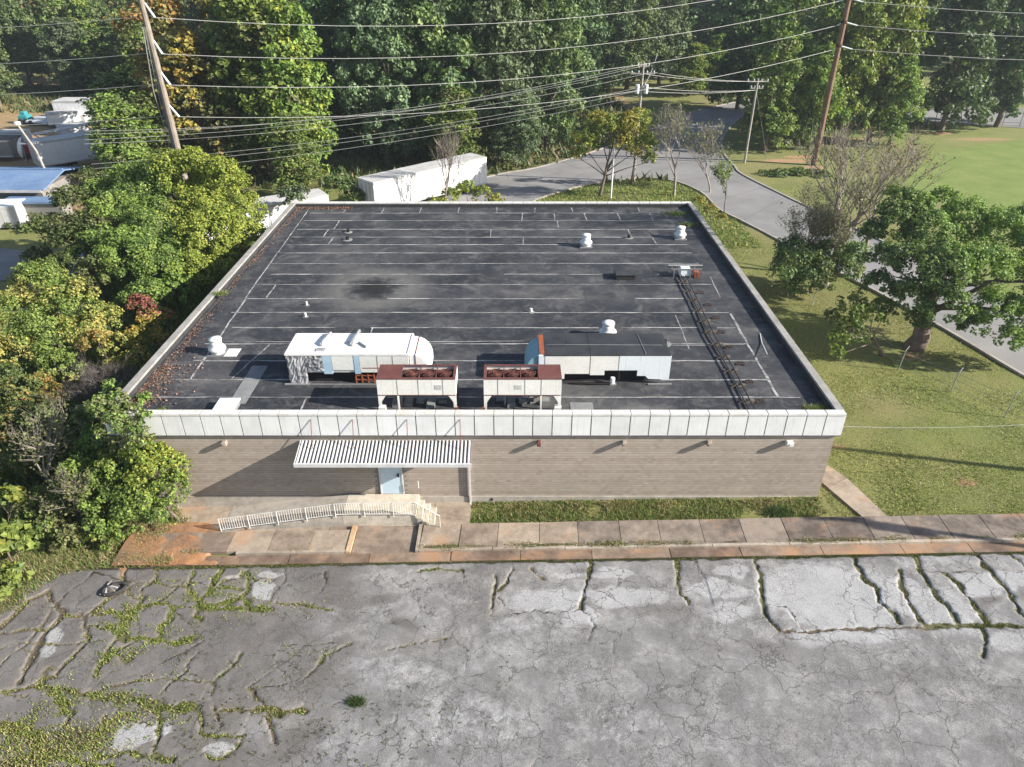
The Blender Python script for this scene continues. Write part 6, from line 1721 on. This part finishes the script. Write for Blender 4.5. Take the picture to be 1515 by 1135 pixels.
# the line of weeds along the gutter
n = 34000; X = rg.uniform(-14.8, 26, n); Y = 21.42 + rg.normal(size=n)*.05*(1.4+1.1*n2(X, X*0, 74, 1.9))
keep = n2(X, Y*0, 73, 1.4) + rg.uniform(-1, 1, n) > -.2
blades('gutter_weeds', 'line of moss and weeds where the lot meets the gutter', 'weeds', X[keep], Y[keep], gzn(X[keep])+.0, .06, .03, [(.09,.12,.03),(.13,.15,.04),(.20,.17,.08),(.07,.09,.025)], 67)
n = 20000; X = rg.uniform(-14, 26, n); Y = 22.2 + rg.normal(size=n)*.05*(1.5+1.2*n2(X, X*0, 79, 1.4))
keep = (n2(X, Y*0, 75, .9) + rg.uniform(-.6, .6, n) > .05) & ~((X > -6.9) & (X < -3.9))
blades('curb_weeds', 'scattered weeds and straw on the back of the curb', 'weeds', X[keep], Y[keep], gzn(X[keep])+.15, .055, .03, DRY+GREEN[:1], 68)
# scattered tufts on the lot
n = 700; cxs = np.concatenate([rg.uniform(-12, 0, 500), rg.uniform(-22, -8, 200)]); cys = np.concatenate([rg.uniform(13, 17.3, 500), rg.uniform(12, 15.5, 200)])
X = np.repeat(cxs, 9) + rg.normal(size=n*9)*.022; Y = np.repeat(cys, 9) + rg.normal(size=n*9)*.022
blades('scattered_tufts', 'tiny scattered weed tufts on the lower left asphalt', 'weeds', X, Y, gzn(X)+.02, .05, .03, [(.09,.12,.03),(.16,.16,.06),(.06,.07,.02)], 69)
for (u, v, s, lb, m_) in ((527,1040,.13,'single green weed clump on the bare asphalt',1100),(1150,758,.28,'dark blades painting a pole-top shadow on the grass strip near the pavement',1500)):  # second clump: dark blades paint the shadow of the pole top
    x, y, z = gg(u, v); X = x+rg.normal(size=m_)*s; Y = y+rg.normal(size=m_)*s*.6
    blades('weed_shade_clump', lb, 'weed', X, Y, gzn(X)+.0, .15, .03, [(.05,.08,.03),(.08,.12,.035)], 70)
# island and verges behind the building
n = 26000; X = rg.uniform(1, 21, n); Y = rg.uniform(57, 79, n); keep = ~inpoly(X, Y, rfar+rright+rnear)
blades('island_grass', 'yellow-green rough grass on the island behind the building', 'grass', X[keep], Y[keep], gzn(X[keep])-.02, .16, .10, GREEN+[(.24,.25,.06),(.30,.27,.10)], 71)
# weeds growing on the roof corners
for (cx, cy, s, m_, lb) in ((13.3,26.0,.28,700,'green weeds growing in the front right roof corner'),(12.6,53.6,.5,500,'green weeds in the far right roof corner'),(12.9,51.0,.35,400,'yellowish weeds along the right parapet near the far corner'),(-16.6,37.6,.22,260,'tuft of weeds on the left parapet')):
    X = cx+rg.normal(size=m_)*s; Y = cy+rg.normal(size=m_)*s*.5; kp = (X < IX1) & (Y > IY0+.05) & (X > IX0-.5)
    blades('roof_weeds', lb, 'weeds', X[kp], Y[kp], np.full(kp.sum(), ZR if X.mean() > 0 else ZT-.02), .20, .03, GREEN+DRY[:1], 72)
# drift of fallen leaves along the left parapet and at the far left corner
def litter(name, label, X, Y, Z, s, pal, seed):
    n = len(X); r = np.random.default_rng(seed)
    P = np.stack([X, Y, Z + r.uniform(.01, .06, n)], 1); D = np.tile(np.array([[0, 0, 1.]]), (n, 1)) + r.normal(size=(n, 3))*.2
    o = inst(name, leaf_mesh(name, P, D, r.uniform(0, 1, n), s, pal, seed, mat=M['grassblade'])); tag(o, label, 'fallen leaves', kind='stuff')
PAL['leaflitter'] = [(.24,.14,.10), (.18,.11,.08), (.30,.18,.13), (.12,.08,.06)]
n = 3000; Y = rg.uniform(26, 55, n); X = IX0 + .1 + np.abs(rg.normal(size=n))*.55*(.6+.5*n2(Y*0, Y, 81, .5))
kp = (X > IX0+.03) & (n2(Y*0, Y, 82, .45) + rg.uniform(-.8, .8, n) > -.25)
litter('fallen_leaves', 'drift of brown fallen leaves along the left parapet', X[kp], Y[kp], np.full(kp.sum(), ZR+.01), .085, 'leaflitter', 91)
n = 700; X = rg.uniform(IX0, -12.5, n); Y = IY1 - np.abs(rg.normal(size=n))*.3
litter('fallen_leaves', 'reddish fallen leaves in the far left roof corner', X, Y, np.full(n, ZR+.01), .11, 'leaflitter', 92)
n = 700; X = rg.uniform(-17, -11, n); Y = 25.6 + np.abs(rg.normal(size=n))*.9*(rg.uniform(0, 1, n))
X = IX0 + np.abs(rg.normal(size=n))*1.0; Y = rg.uniform(26.2, 30, n)
litter('fallen_leaves', 'orange fallen leaves scattered in the front left part of the roof', X, Y, np.full(n, ZR+.012), .10, 'leaflitter', 93)
# debris heap on the lot
x, y, z = gg(170, 874)
db = thing('debris_heap', 'heap of old tyre and scrap wood on the left asphalt', 'debris', (x, y, z+.03), .5)
MB().tube([(.42*math.cos(a), .28*math.sin(a), .07) for a in np.linspace(0, 6.28, 15)], .07, 7).build('tyre', M['tyre'], db, True)
for k in range(6): MB().box(-.4+.1*k, -.34+.1*k, -.35+.05*k, .4-.06*k, .06+.02*k, .09+.02*k, M=Matrix.Rotation(.35*k-.6, 4, 'Z')).build('plank', M[('paletwig','trailertop','darktwig')[k % 3]], db)
hz = MB().box(-430, 430, -60, 620, -2.2, 26.5).build('haze', [])
hz.data.materials.clear(); hm = bpy.data.materials.new('haze'); hm.use_nodes = True; ht = hm.node_tree; ht.nodes.clear()
ho = ht.nodes.new('ShaderNodeOutputMaterial'); hv = ht.nodes.new('ShaderNodeVolumePrincipled')
hv.inputs['Color'].default_value = (.80,.88,1,1); hv.inputs['Density'].default_value = .0003; hv.inputs['Anisotropy'].default_value = .3
ht.links.new(hv.outputs[0], ho.inputs['Volume']); hz.data.materials.append(hm); tag(hz, 'thin morning haze in the air', 'haze', kind='stuff')
print('tris', sum(len(me.loops)-2*len(me.polygons) for me in bpy.data.meshes)); print('objects', len(bpy.data.objects), 'tris', sum(len(m.polygons)*2 for m in bpy.data.meshes))
